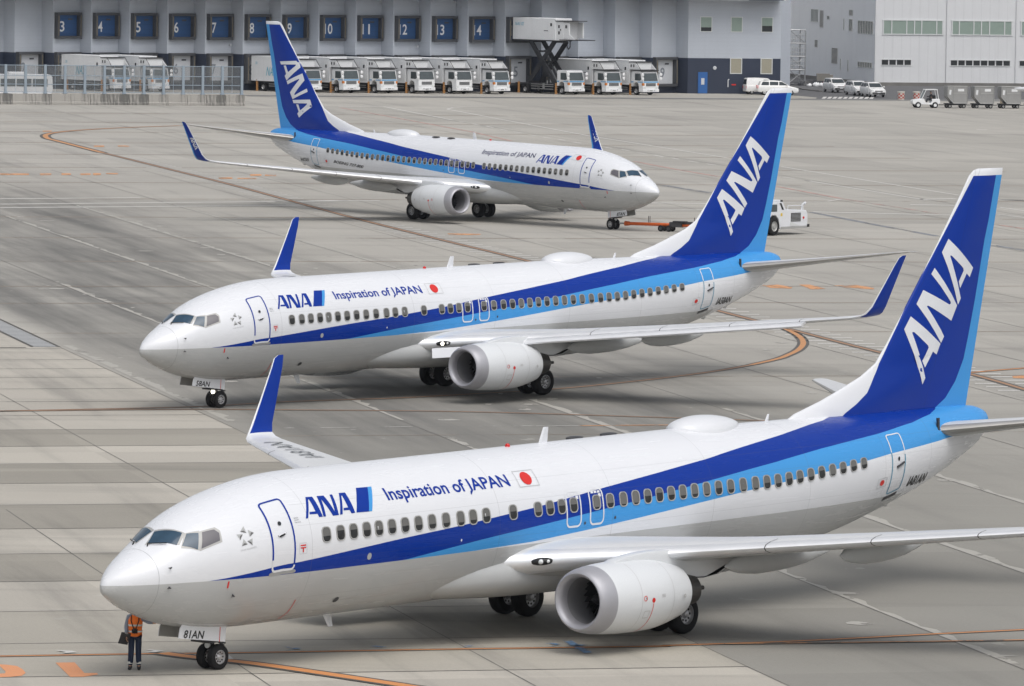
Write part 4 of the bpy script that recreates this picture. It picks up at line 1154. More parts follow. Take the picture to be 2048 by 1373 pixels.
# joints
tj = [150, 160.2, 167.5, 175.2, 183.0, 190.9, 198.6, 206.6, 214.3, 221.9, 229.1, 236.4, 243.0, 249.8, 256.5, 262.8, 267.7, 273.0, 279.9]
jl = [ribbon([ST(-40, t), ST(43.6, t)], .09)[0] for t in tj]
SJ = [30.06, 36.95, 43.6, 50.9, 58.4, 65.35, 72.2, 79.3, 86.4, 93.5, 100.6]
jl += [ribbon([ST(s, 120), ST(s, 205 if s < 31 else (282 if s < 40 else (470 if s < 90 else 640)))], 0.036 if s < 44 else .05)[0] for s in SJ]
jl += [ribbon([ST(s, 100), ST(s, 640)], .05)[0] for s in (107.7, 114.8, 121.9, 129.0)]
sheet('pavement_joint', jl, 0.008, P_JOINT)
jb = [ribbon([ST(43.6, t), ST(150, t)], .12 + max(0, t - 230) * .0022)[0] for t in (233, 262, 290, 312, 326.0, 349, 374, 399, 424, 449, 475, 500, 525, 550, 575, 600)]
sheet('pavement_joint', jb, 0.008, P_JOINTB)
rp = []
rnd_j = random.Random(5)
for s, a, b, wd in ((50.9, 160, 232, .34), (58.4, 150, 250, .42), (65.35, 150, 245, .40), (65.35, 300, 415, .40), (58.4, 290, 400, .35), (50.9, 240, 330, .40), (72.2, 300, 420, .30), (43.9, 240, 282, .5)):
    _n = 90; _l, _q = [], []
    for q in range(_n + 1):
        t_ = a + (b - a) * q / _n
        _l.append(ST(s + .03, t_)); _q.append(ST(s + .06 + wd * rnd_j.uniform(.12, 1.0), t_))
    rp += [[_l[q], _q[q], _q[q + 1], _l[q + 1]] for q in range(_n)]
sheet('joint_repair', rp, 0.006, P_REPAIR)
# drain cut into the apron on the left
mdr = NT('steel_grating')
_o = mdr.obj(); _mp = mdr.n('Mapping'); mdr.put(_mp.inputs[0], _o); _mp.inputs['Rotation'].default_value = (0, 0, R(-13)); _sp = mdr.n('SeparateXYZ'); mdr.put(_sp.inputs[0], _mp.outputs[0])
_bar = mdr.math('GREATER_THAN', mdr.math('FRACT', mdr.math('MULTIPLY', _sp.outputs[1], 1.1)), 0.45)
mdr.put(mdr.b.inputs['Base Color'], mdr.mix(_bar, (0.24, 0.245, 0.245, 1), (0.38, 0.385, 0.385, 1)))
mdr.b.inputs['Roughness'].default_value = .6
tag(sheet('drain_grating', [slab(42.45, 43.5, 281, 420)], .010, mdr.m), kind='structure')
sheet('pavement_joint', [ribbon([ST(42.36, 281), ST(42.36, 420)], .14)[0], ribbon([ST(43.6, 281), ST(43.6, 420)], .14)[0], ribbon([ST(20, 280.6), ST(42, 280.6)], .28)[0]], .011, P_BLACK)
# orange guide lines with dark borders
def guide(pts, wd, bd, z=0.012, mo=P_ORANGE):
    ln = smooth_line(pts)
    sheet('guide_line_border', ribbon(ln, wd + 2 * bd), z, P_BLACK)
    sheet('guide_line', ribbon(ln, wd), z + .004, mo)
guide(G1[:9], .46, .26, mo=P_ORANGED)
guide(G1[8:], .26, .16, mo=P_BROWN)
guide(G2[:9], .27, .15, mo=P_ORANGED)
guide(G2[8:], .22, .14, mo=P_BROWN)
guide(G3, .20, .12, mo=P_BROWN)
guide(G4, .22, .12)
sheet('guide_line', ribbon(smooth_line(G4b), .22), .016, P_ORANGEF)
sheet('white_line', ribbon(smooth_line(G4w), .16), .012, P_WHITEF)
guide(G5, .17, .11)
guide(G5b, .15, .06, .022, P_ORANGEF)
guide(G6, .46, .16, .024)
# tick marks on both sides of the long guide line
tk = []
_ln = smooth_line(G1[8:], 40)
_acc = 0.0
for a, b in zip(_ln[:-1], _ln[1:]):
    d = Vector(b) - Vector(a); _acc += d.length
    if _acc > 1.75:
        _acc = 0.0
        y = a[1]
        if y > 500: continue
        L_ = 0.95
        for off in (-1.35, 0.42):
            x0 = a[0] + off + (.0 if off > 0 else .0)
            tk.append([(x0, a[1] + off * .12 - .05), (x0 + L_, a[1] + off * .12 + .10), (x0 + L_, a[1] + off * .12 + .55), (x0, a[1] + off * .12 + .40)])
sheet('tick_marks', tk, .012, P_WHITE)
sheet('arrow_mark', arrows, .030, P_WHITE)
sheet('chalk_mark', blue, .032, P_BLUE)
sheet('painted_letter', [letL], .012, worn('letter_orange_paint', (0.80, 0.30, 0.10), .2))
sheet('painted_letter', [letO], .012, bpy.data.materials['letter_orange_paint'])
sheet('painted_letter', dash, .012, P_ORANGEF)
W_ = []
for l in white:
    flat_ = abs(l[-1][1] - l[0][1]) < abs(l[-1][0] - l[0][0])
    W_ += ribbon(l, .75 if flat_ else .26)
sheet('white_line', W_, .012, P_WHITE)
sheet('red_line', [q for l in red for q in ribbon(l, .40, -.0)], .010, P_RED)
sheet('red_line', [q for l in redfaint for q in ribbon(l, .5)], .010, P_REDF)
sheet('grey_line', [q for l in grayblue for q in ribbon(l, .55)], .010, P_GBLUE)

_r = random.Random(11)
# pale irregular patch repairs along the stand joints
M_PATCH = worn('pale_patch_mortar', (0.42, 0.405, 0.37), .50, 1.2)
pp_ = []
for i in range(120):
    s0 = _r.choice(SJ[3:8]) + _r.gauss(0, 1.4); t0 = _r.uniform(150, 400); a_ = _r.uniform(.15, .75); b_ = _r.uniform(.08, .45)
    cx_, cy_ = ST(s0, t0)
    pp_.append([(cx_ + a_ * _r.uniform(.5, 1) * math.cos(2 * math.pi * k / 9), cy_ + b_ * 2 * _r.uniform(.5, 1) * math.sin(2 * math.pi * k / 9)) for k in range(9)])
sheet('patch_repair', pp_, .0102, M_PATCH)

# ================================================================== buildings
def frame2(o, deg):
    """local x along a wall, y into the building, z up"""
    a = R(deg)
    return Matrix(((math.cos(a), -math.sin(a), 0, o[0]), (math.sin(a), math.cos(a), 0, o[1]), (0, 0, 1, o[2] if len(o) > 2 else 0), (0, 0, 0, 1)))
def siding(name, c, pitch, axis=2, depth=0.1, var=0.05):
    """painted cladding: faint regular joints and weathering"""
    k = NT(name)
    o = k.obj(); sp = k.n('SeparateXYZ'); k.put(sp.inputs[0], o)
    src = sp.outputs[axis] if axis == 2 else k.math('MULTIPLY_ADD', sp.outputs[1], .23, sp.outputs[0])
    jn = k.math('LESS_THAN', k.math('FRACT', k.math('DIVIDE', src, pitch)), 0.10)
    f = k.noise(o, 0.5, 5.0)
    mp = k.n('Mapping'); k.put(mp.inputs[0], o); mp.inputs['Scale'].default_value = (1.5, 1.5, .12)
    run = k.noise(mp.outputs[0], 1.0, 5.0)
    c4 = col4(c)
    base = k.mix(f, tuple(x * (1 - var) for x in c4[:3]) + (1,), tuple(x * (1 + var) for x in c4[:3]) + (1,))
    base = k.mix(k.math('MULTIPLY', k.smooth(run, .5, .8), .16), base, tuple(x * .7 for x in c4[:3]) + (1,))
    base = k.mix(k.math('MULTIPLY', jn, depth), base, tuple(x * .5 for x in c4[:3]) + (1,))
    k.put(k.b.inputs['Base Color'], base)
    k.b.inputs['Roughness'].default_value = 0.6
    return k.m
M_WALL = siding('dock_wall_cladding', (0.46, 0.495, 0.55), 0.45)
M_BAND = siding('navy_base_cladding', (0.022, 0.032, 0.060), 0.45, depth=.05)
M_HANG = siding('hangar_cladding', (0.66, 0.67, 0.685), 1.1, axis=0, depth=.14)
M_HANG_BRIGHT = siding('hangar_side_brightened_cladding', (0.76, 0.785, 0.82), 1.1, axis=0, depth=.05)  # hangar cladding brightened in colour to offset the shade on the side wall
M_PLINTH = pmat('stained_plinth_concrete', (0.17, 0.165, 0.155), 0.8, var=.4, scale=.8)
M_PAD = pmat('dock_pad_black', (0.055, 0.058, 0.065), 0.7, var=.2)
M_PADY = pmat('dock_pad_tan_edge', (0.30, 0.25, 0.16), 0.7, var=.2)
M_DBLUE = siding('dock_door_blue', (0.014, 0.07, 0.20), 0.55, depth=.35)
M_DWHITE = pmat('dock_door_white', (0.55, 0.57, 0.60), 0.5, var=.06)
M_NUM = pmat('dock_number_white', (0.72, 0.73, 0.74), 0.5)
M_NUMG = pmat('dock_number_grey', (0.20, 0.22, 0.25), 0.5)
M_BLIND = pmat('window_blind_green', (0.26, 0.33, 0.29), 0.35, var=.06)
M_BLINDT = pmat('window_blind_tan', (0.33, 0.31, 0.24), 0.35, var=.06)
M_WFR = pmat('window_frame_white', (0.62, 0.64, 0.64), 0.5)
M_BLUED = pmat('blue_door_paint', (0.02, 0.11, 0.34), 0.45)
def pt(k):
    return Vector((-8.2 + 4.148 * (k - 13), 696 + 0.958 * (k - 13), 0))
FD = Vector((math.cos(R(41)), math.sin(R(41)), 0)); FN = Vector((FD.y, -FD.x, 0))
dock = thing('cargo_terminal', 'long grey cargo terminal with navy base, saw-tooth loading docks and numbered blue doors', 'building', (0, 690, 0))
def dpart(mb, name, mat, parent=None, M=None, **kw):
    """build in world space, store relative to the terminal's base"""
    off = Vector((0, -690, 0))
    mb.v = [tuple((M @ Vector(v) if M is not None else Vector(v)) + off) for v in mb.v]
    return mb.build(name, mat, parent or dock, **kw)
line_ = []
for k in range(-2, 20):
    line_ += [pt(k) - FD * 1.87, pt(k) + FD * 1.87]
line_ += [Vector((19.42, 701.48, 0)), Vector((29.99, 703.9, 0))]
line2 = line_ + [Vector((31.2, 706.6, 0)), Vector((24.0, 738, 0))]
up, lo = MB(), MB()
for a, b in zip(line2[:-1], line2[1:]):
    up.add([(a.x, a.y, 4.0), (b.x, b.y, 4.0), (b.x, b.y, 13.5), (a.x, a.y, 13.5)], [(0, 1, 2, 3)])
for a, b in zip(line_[:-1], line_[1:]):
    lo.add([(a.x, a.y, 0), (b.x, b.y, 0), (b.x, b.y, 4.0), (a.x, a.y, 4.0)], [(0, 1, 2, 3)])
for a, b in zip(line2[-3:-1], line2[-2:]):
    up.add([(a.x, a.y, 0), (b.x, b.y, 0), (b.x, b.y, 4.0), (a.x, a.y, 4.0)], [(0, 1, 2, 3)])
dpart(up, 'wall', M_WALL); dpart(lo, 'base_wall', M_BAND)
rf = MB()
a, b = line_[0], Vector((29.99, 703.9, 0)); bk = Vector((-7.6, 33, 0))
rf.add([(a.x, a.y - 1, 13.5), (b.x, b.y - 1, 13.5), (b.x + bk.x, b.y + bk.y, 13.5), (a.x + bk.x, a.y + bk.y, 13.5)], [(0, 1, 2, 3)])
dpart(rf, 'roof', M_GREY)
cn, cn2 = MB(), MB()
A = Vector((-64, 680.6, 0)); dB = Vector((29.95, 703.3, 0)) - A; LB = dB.length; dB.normalize()
Mc = frame2((A.x, A.y), math.degrees(math.atan2(dB.y, dB.x)))
segs = [(0, 62, 0), (62, 67.2, 1), (67.2, 70.9, 0), (70.9, 79.5, 1), (79.5, 83.8, 0), (83.8, 92.3, 1), (92.3, 96.4, 0), (96.4, LB, 1)]
for x0, x1, wht in segs:
    (cn2 if wht else cn).box((x0 + .01, -1.9, 10.62), (x1 - .01, 1.2, 13.2))
dpart(cn, 'canopy_panel', pmat('canopy_navy', (0.04, 0.055, 0.085), 0.5), M=Mc)
dpart(cn2, 'canopy_panel', pmat('canopy_white', (0.62, 0.63, 0.64), 0.5), M=Mc)
def dock_bay(k, upper):
    c = pt(k); M = frame2((c.x, c.y), 41)
    z0, z1 = (5.55, 8.45) if upper else (0.75, 4.06)
    fr = MB()
    fr.box((-1.68, -.62, z0 + .3), (-1.36, -.003, z1 - .3)); fr.box((1.36, -.62, z0 + .3), (1.68, -.003, z1 - .3))
    fr.box((-1.68, -.60, z1 - .3), (1.68, -.003, z1)); fr.box((-1.68, -.60, z0), (1.68, -.003, z0 + .3))
    for x in (-1.52, 1.52):
        fr.box((x - .05, -.66, z0 + .32), (x + .05, -.621, z1 - .32), 1)
    o = dpart(fr, 'dock_shelter', [M_PAD, M_PADY], M=M, bevel=0.03)
    pn = MB(); pn.box((-1.36, -.05, z0 + .3), (1.36, -.004, z1 - .3))
    pn.box((.15, -.075, z1 - .85), (.75, -.051, z1 - .68), 1)
    d = dpart(pn, 'dock_door', [M_DBLUE if upper else M_DWHITE, M_PAD], M=M, parent=o)
    t = str(k); wd = .62 if len(t) == 1 else 1.12
    vs, fs = fit_text(t, wd, 1.10, 0, .012)
    tm = MB(); tm.add([(x - (.98 if len(t) == 1 else 1.02), -.085, y + (6.35 if upper else 1.75)) for x, y in vs], fs)
    dpart(tm, 'dock_number', M_NUM if upper else M_NUMG, M=M, parent=o, fixn=False)
for k in range(3, 16):
    dock_bay(k, True)
for k in range(2, 20):
    dock_bay(k, False)
MF = frame2((19.42, 701.48), 13)
def wall_window(x0, x1, z0, z1, blind, M, part, part_parent=None, lo=0.0):
    fr = MB(); t = .09
    fr.box((x0, -.06, z0), (x0 + t, -.003, z1)); fr.box((x1 - t, -.06, z0), (x1, -.003, z1))
    fr.box((x0 + t, -.06, z0), (x1 - t, -.003, z0 + t)); fr.box((x0 + t, -.06, z1 - t), (x1 - t, -.003, z1))
    o = part(fr, 'window', M_WFR, M=M)
    g_ = MB(); g_.box((x0 + t, -.03, z0 + t + (z1 - z0) * lo), (x1 - t, -.004, z1 - t), 0)
    if lo: g_.box((x0 + t, -.025, z0 + t), (x1 - t, -.004, z0 + t + (z1 - z0) * lo - .002), 1)
    part(g_, 'pane', [blind, M_GLASS], M=M, parent=o)
for x0, x1, l in ((1.36, 2.77, .25), (4.93, 6.33, 0), (8.5, 9.9, .38)):
    wall_window(x0, x1, 6.95, 8.70, M_BLIND, MF, dpart, lo=l)
for x0, x1 in ((4.93, 6.33), (8.5, 9.9)):
    wall_window(x0, x1, 2.25, 4.05, M_BLINDT, MF, dpart)
mb = MB(); mb.box((1.2, -.09, .02), (2.3, -.003, 2.42), 0); mb.box((1.55, -.11, 1.0), (1.95, -.091, 1.75), 1)
dd = dpart(mb, 'door', [M_BLUED, M_DWHITE], M=MF, bevel=.01)
mb = MB(); mb.lathe([(0, .22), (.08, .2), (.1, .001)], (3.15, 0, 2.9), (0, -1, 0), 20); dpart(mb, 'wall_lamp', M_DWHITE, M=MF, smooth=.8)
mb = MB(); mb.path([(4.7, -.12, .75), (4.7, -.12, 1.55), (4.82, -.12, 1.65)], .06); dpart(mb, 'wall_pipe', M_WHITE, M=MF)
mb = MB(); mb.box((5.15, -.05, .95), (5.65, -.003, 1.1)); dpart(mb, 'warning_plate', M_RED, M=MF)
for k, z in ((7, 5.0), (11, 10.0), (12, 5.0), (13, 10.0)):
    c = pt(k) + FD * 1.6; mb = MB(); mb.box((-.1, -.25, z - .12), (.1, -.003, z + .12)); dpart(mb, 'wall_lamp', M_DWHITE, M=frame2((c.x, c.y), 41))
# ------------------------------------------------------------------ hangar
hang = thing('hangar', 'white ribbed hangar with green window bands on the right', 'building', (42.95, 744.2, 0), R(13))
def hpart(mb, name, mat, parent=None, M=None, **kw):
    if M is not None: mb.v = [tuple(M @ Vector(v)) for v in mb.v]
    return mb.build(name, mat, parent or hang, **kw)
mb = MB()
mb.add([(0, 0, .42), (60, 0, .42), (60, 0, 16), (0, 0, 16)], [(0, 1, 2, 3)], 0)
mb.add([(0, 0, .42), (0, 42, .42), (0, 42, 16), (0, 0, 16)], [(0, 1, 2, 3)], 1)
mb.add([(60, 0, .42), (60, 42, .42), (60, 42, 16), (60, 0, 16)], [(0, 1, 2, 3)], 0)
hpart(mb, 'wall', [M_HANG, M_HANG_BRIGHT])
mb = MB(); mb.box((-.3, -.3, 16.002), (60.3, 42, 16.4)); hpart(mb, 'roof', M_GREY)
mb = MB(); mb.box((-.12, -.14, 0), (60, 42, .42)); hpart(mb, 'plinth', M_PLINTH)
mb = MB()
for x in (-.0, 8.92, 17.62):
    mb = MB(); mb.box((x, -.14, .43), (x + .26, -.003, 15.9)); hpart(mb, 'pilaster', M_HANG)
def band(xs, z0, z1, glass, deep=.1):
    fr = MB(); x0, x1 = xs[0], xs[-1]
    fr.box((x0 - .12, -deep, z0 - .12), (x1 + .12, -.003, z0)); fr.box((x0 - .12, -deep, z1), (x1 + .12, -.003, z1 + .12))
    for x in xs: fr.box((x - .06, -deep, z0 + .001), (x + .06, -.003, z1 - .001))
    o = hpart(fr, 'window', M_WFR)
    for a, b in zip(xs[:-1], xs[1:]):
        p = MB(); p.box((a + .06, -.05, z0 + .001), (b - .06, -.004, z1 - .001)); hpart(p, 'pane', glass, o)
band([1.02, 2.06, 3.93, 4.9, 5.8, 7.68, 8.42], 6.25, 7.82, M_BLIND)
band([9.62, 10.5, 12.33, 13.28, 14.3, 16.2, 17.1], 6.25, 7.82, M_BLIND)
band([18.3, 19.3, 21.3, 22.3], 6.25, 7.82, M_BLIND)
for g0, n in ((.92, 4), (9.55, 8), (18.2, 4)):
    for q in range(n):
        x = g0 + q * .945
        p = MB(); p.box((x, -.04, 2.52), (x + .78, -.003, 3.12)); f_ = MB()
        f_.box((x - .07, -.08, 2.44), (x + .85, -.003, 2.518)); f_.box((x - .07, -.08, 3.122), (x + .85, -.003, 3.2))
        o = hpart(f_, 'window', M_WFR); hpart(p, 'pane', M_GLASS, o)
# side wall openings: local plane x=0, running back along +y
MS = Matrix(((0, 1, 0, 0), (-1, 0, 0, 0), (0, 0, 1, 0), (0, 0, 0, 1)))     # local (along, out, z) -> (x,y,z), along measured towards -y
def sopen(name, y0, y1, z0, z1, kind):
    mb = MB(); t = .06
    xo = -.07
    mb.box((xo, y0, z0), (-.003, y0 + t, z1)); mb.box((xo, y1 - t, z0), (-.003, y1, z1)); mb.box((xo, y0 + t, z0), (-.003, y1 - t, z0 + t)); mb.box((xo, y0 + t, z1 - t), (-.003, y1 - t, z1))
    if kind == 'louvre':
        q = z0 + t + .05
        while q < z1 - t - .05:
            mb.box((-.05, y0 + t, q), (-.004, y1 - t, q + .07)); q += .14
    elif kind == 'panes':
        n = 6
        for i in range(1, n):
            y = y0 + (y1 - y0) * i / n; mb.box((xo, y - .03, z0 + t + .001), (-.003, y + .03, z1 - t - .001))
    o = hpart(mb, 'louvre' if kind == 'louvre' else 'window', M_GREY if kind == 'louvre' else M_WFR)
    p = MB(); p.box((-.02, y0 + t, z0 + t), (-.005, y1 - t, z1 - t)); hpart(p, 'pane', M_DARK if kind == 'louvre' else pmat('side_window_glass', (0.12, 0.15, 0.16), 0.15, var=.3), o)
for y0, y1, z0, z1, kd in ((0.7, 7.3, 6.1, 7.7, 'panes'), (.9, 7.1, 2.05, 2.75, 'panes'), (9.6, 11.2, 6.3, 7.8, 'plain'), (9.6, 11.2, 8.2, 8.9, 'louvre'), (13.2, 13.6, 6.4, 7.8, 'plain'), (11.1, 11.5, 1.4, 2.8, 'plain'), (14.4, 14.8, 1.5, 2.9, 'plain'), (16, 18.6, 2.2, 4.1, 'louvre'), (19.8, 21.0, 7.5, 8.0, 'plain'), (22.6, 24.2, 6.5, 8.6, 'louvre'), (24.9, 28.3, 7.1, 8.7, 'panes'), (25, 26.3, 4.0, 4.9, 'louvre')):
    sopen('x', y0, y1, z0, z1, kd)
# ------------------------------------------------------------------ building seen in the gap, stair tower
rb = thing('rear_building', 'pale grey wall rising behind the steel stair tower in the gap', 'building', (34.5, 800, 0))
mb = MB(); mb.box((-6, 0, 0), (7, 12, 15)); mb.build('wall', siding('rear_wall_cladding', (0.50, 0.50, 0.50), .6), rb)
mb = MB()
for z in (1.0, 2.2, 3.4, 4.6): mb.box((-1.5, -.06, z), (4, -.003, z + .55))
mb.build('window', pmat('rear_window_glass', (0.16, 0.20, 0.18), .3, var=.4), rb)
stt = thing('stair_tower', 'open galvanised steel stair tower between the two buildings', 'stairs', (34.05, 752, 0), R(13))
mb = MB()
for x in (-1.0, 1.0):
    for y in (0, 2.4): mb.tube((x, y, 0), (x, y, 6.4), .09, n=8)
for z in (1.6, 3.2, 4.8, 6.4):
    for y in (0, 2.4): mb.tube((-1, y, z), (1, y, z), .07, n=8)
    for x in (-1, 1): mb.tube((x, 0, z), (x, 2.4, z), .07, n=8)
for z in (0, 1.6, 4.8): mb.tube((-1, 0, z), (1, 0, z + 1.6), .045, n=6); mb.tube((1, 0, z), (-1, 0, z + 1.6), .045, n=6)
mb.build('frame', M_STEEL, stt)
for z in (1.6, 3.2, 4.8):
    mb = MB(); mb.box((-.95, .05, z + .08), (.95, 2.3, z + .14)); mb.build('landing', M_STEEL, stt)
    mb = MB()
    for h in (.5, 1.0): mb.tube((-.98, -.05, z + h), (.98, -.05, z + h), .03, n=6)
    for q in range(7): mb.tube((-.95 + q * .32, -.05, z + .1), (-.95 + q * .32, -.05, z + 1.0), .02, n=6)
    mb.build('handrail', M_STEEL, stt)
    mb = MB()
    for q in range(7): mb.box((-.9 + q * .26, .5, z - 1.5 + q * .22), (-.66 + q * .26, 1.3, z - 1.46 + q * .22))
    mb.build('stair_flight', M_STEEL, stt)
# ------------------------------------------------------------------ paved areas in front of the buildings
M_ASPH = pmat('yard_asphalt', (0.105, 0.105, 0.108), 0.9, var=.25, scale=.35)
sheet('asphalt_yard', [[(30.6, 703.2), (33.2, 684.2), (57.2, 695.2), (75, 699), (75, 752), (43, 744.2), (36, 790), (25, 790), (24.5, 737)]], .006, M_ASPH)
sheet('kerb_apron', [[(29.9, 703.4), (30.4, 690), (33.0, 684.4), (33.6, 692)]], .010, M_SLABM)
M_GUT = pmat('gutter_dark_concrete', (0.17, 0.17, 0.165), 0.85, var=.2, scale=.5)
sheet('gutter', ribbon([(-29.17, 669.92), (-7.1, 674.7), (14.75, 680.2), (29.2, 684.0), (56.5, 690.0), (75, 694)], 4.5), .012, M_GUT)
sheet('white_line', [[(33.9 + q * .6, 688.0 + q * .2), (34.3 + q * .6, 688.1 + q * .2), (34.9 + q * .6, 695.2 + q * .2), (34.5 + q * .6, 695.1 + q * .2)] for q in range(10)], .016, P_WHITE)
mb = MB()
for a, b in zip([(32.4, 739), (33.5, 722), (35.2, 715)][:-1], [(33.5, 722), (35.2, 715)]):
    d = (Vector(b) - Vector(a)).normalized(); n_ = Vector((-d.y, d.x)) * .12
    mb.add([(a[0] - n_.x, a[1] - n_.y, 0), (b[0] - n_.x, b[1] - n_.y, 0), (b[0] + n_.x, b[1] + n_.y, 0), (a[0] + n_.x, a[1] + n_.y, 0), (a[0] - n_.x, a[1] - n_.y, .14), (b[0] - n_.x, b[1] - n_.y, .14), (b[0] + n_.x, b[1] + n_.y, .14), (a[0] + n_.x, a[1] + n_.y, .14)], [(0, 1, 5, 4), (1, 2, 6, 5), (2, 3, 7, 6), (3, 0, 4, 7), (4, 5, 6, 7)])
tag(mb.build('kerb', M_PLINTH), kind='structure')
# ------------------------------------------------------------------ blast fence on concrete blocks
M_BLOCK = NT('stained_block_concrete')
_o = M_BLOCK.obj(); _m = M_BLOCK.n('Mapping'); M_BLOCK.put(_m.inputs[0], _o); _m.inputs['Scale'].default_value = (3.2, 3.2, .35)
_f = M_BLOCK.noise(_m.outputs[0], 1.0, 5.0, .65)
_inf = M_BLOCK.n('ObjectInfo')
_fr = M_BLOCK.math('MULTIPLY_ADD', _inf.outputs['Random'], .28, .34)
_nd = M_BLOCK.math('GREATER_THAN', _f, _fr)
M_BLOCK.put(M_BLOCK.b.inputs['Base Color'], M_BLOCK.mix(M_BLOCK.smooth(M_BLOCK.math('SUBTRACT', _f, _fr), -.05, .22), (0.36, 0.345, 0.32, 1), (0.13, 0.128, 0.12, 1)))
M_BLOCK.b.inputs['Roughness'].default_value = .85
M_BLOCK = M_BLOCK.m
M_MESHP = NT('grey_screen_mesh')
_a = M_MESHP.n('BsdfTransparent'); _x = M_MESHP.n('MixShader'); _x.inputs[0].default_value = .74
M_MESHP.b.inputs['Base Color'].default_value = (0.20, 0.215, 0.225, 1); M_MESHP.b.inputs['Roughness'].default_value = .6
M_MESHP.t.links.new(M_MESHP.b.outputs[0], _x.inputs[1]); M_MESHP.t.links.new(_a.outputs[0], _x.inputs[2]); M_MESHP.t.links.new(_x.outputs[0], M_MESHP.t.nodes['Material Output'].inputs['Surface'])
M_MESHP = M_MESHP.m
M_POST = pmat('blue_grey_post', (0.29, 0.35, 0.41), 0.5, metal=.2, var=.06)
FA0 = Vector((-27.75, 635.9)); FDIR = Vector((-math.cos(R(13)), -math.sin(R(13))))
fence = thing('screen_fence', 'tall blue grey mesh screen fence standing on a row of stained concrete blocks', 'fence', (FA0.x, FA0.y, 0), R(13))
PITCHF = 2.03
for q in range(15):
    x = -.28 - q * PITCHF
    mb = MB(); mb.box((x - .13, -.16, 1.12), (x + .13, .16, 4.05)); mb.box((x - .2, -.25, 1.115), (x + .2, .25, 1.2)); mb.build('post', M_POST, fence, bevel=.02)
    x1 = x - PITCHF
    rl = MB()
    for z in (1.25, 2.05, 2.95, 3.98): rl.box((x1 + .135, -.05, z - .035), (x - .135, .05, z + .035))
    rl.box((x - PITCHF / 2 - .02, -.02, 1.3), (x - PITCHF / 2 + .02, .02, 3.94))
    rr = rl.build('rail', M_POST, fence)
    pn = MB(); pn.box((x1 + .135, -.012, 1.29), (x - PITCHF / 2 - .035, .012, 3.94)); pn.box((x - PITCHF / 2 + .035, -.012, 1.29), (x - .135, .012, 3.94)); pn.build('mesh_panel', M_MESHP, fence)
bl = MB(); bl.prism([(-.45, 0), (.45, 0), (.45, .25), (.38, .3), (.34, 1.1), (-.34, 1.1), (-.38, .3), (-.45, .25)], -.985, .985, axis='x')
bme = bl.mesh('concrete_block', M_BLOCK, bevel=.025)
for q in range(14):
    p = FA0 + FDIR * (.99 + q * 2.0)
    o = link('concrete_block', bme); o.location = (p.x, p.y, 0); o.rotation_euler = (0, 0, R(13))
    tag(o, 'stained concrete block in the row carrying the mesh screen fence', 'concrete block', 'concrete blocks under the screen fence')

# ------------------------------------------------------------------ air between the viewer and the far buildings
hz = MB(); hz.box((-1700, -500, -1.0), (1700, 3700, 40.0))
mh = bpy.data.materials.new('thin_haze'); mh.use_nodes = True
mh.node_tree.nodes.clear()
_pv = mh.node_tree.nodes.new('ShaderNodeVolumePrincipled'); _ou = mh.node_tree.nodes.new('ShaderNodeOutputMaterial')
_pv.inputs['Color'].default_value = (.86, .91, 1, 1); _pv.inputs['Density'].default_value = 0.00005; _pv.inputs['Anisotropy'].default_value = .2
mh.node_tree.links.new(_pv.outputs[0], _ou.inputs['Volume'])
tag(hz.build('haze', mh), kind='stuff')

# ================================================================== vehicles and people
M_TWHITE = pmat('truck_white', (0.78, 0.79, 0.80), 0.4, var=.05, scale=1.2)
M_BOXW = siding('truck_box_panels', (0.76, 0.775, 0.79), 0.9, axis=0, depth=.06)
M_CHAS = pmat('chassis_black', (0.025, 0.026, 0.03), 0.6, var=.2)
M_STRIPE = pmat('pale_blue_stripe', (0.14, 0.36, 0.60), 0.45)
M_LOGO = pmat('cyan_lettering', (0.16, 0.45, 0.58), 0.5)
M_AMBER = pmat('amber_lens', (0.60, 0.20, 0.03), 0.3)
M_OUTR = pmat('orange_outrigger', (0.42, 0.20, 0.06), 0.6, var=.3)
M_GRIL = pmat('grille_dark_chrome', (0.10, 0.105, 0.11), 0.35, metal=.5)
M_CHROME = pmat('chrome_grille', (0.40, 0.41, 0.42), 0.3, metal=.6)
M_TGLASS = pmat('truck_windscreen', (0.07, 0.085, 0.09), 0.12, var=.4, scale=.8)
def road_wheel(parent, loc, r, wd, hub=M_HUB):
    t = MB(); h = wd / 2
    t.lathe([(-h, r * .55), (-h, r * .85), (-h * .8, r * .97), (0, r), (h * .8, r * .97), (h, r * .85), (h, r * .55)], (0, 0, 0), (0, 1, 0), 24)
    key = ('rw', r, wd, hub.name)
    def mk():
        b = MB()
        for s_ in (-1, 1):
            b.lathe([(s_ * h * .95, r * .58), (s_ * h * .6, r * .5), (s_ * h * .6, r * .25), (s_ * h * .9, r * .2), (s_ * h * .9, .001)], (0, 0, 0), (0, 1, 0), 20)
        return t.mesh('tyre', M_TYRE, smooth=.7), b.mesh('hub', hub, smooth=.6)
    a, b = cached(key, mk)
    w_ = link('wheel', a, parent, loc); link('hub', b, w_)
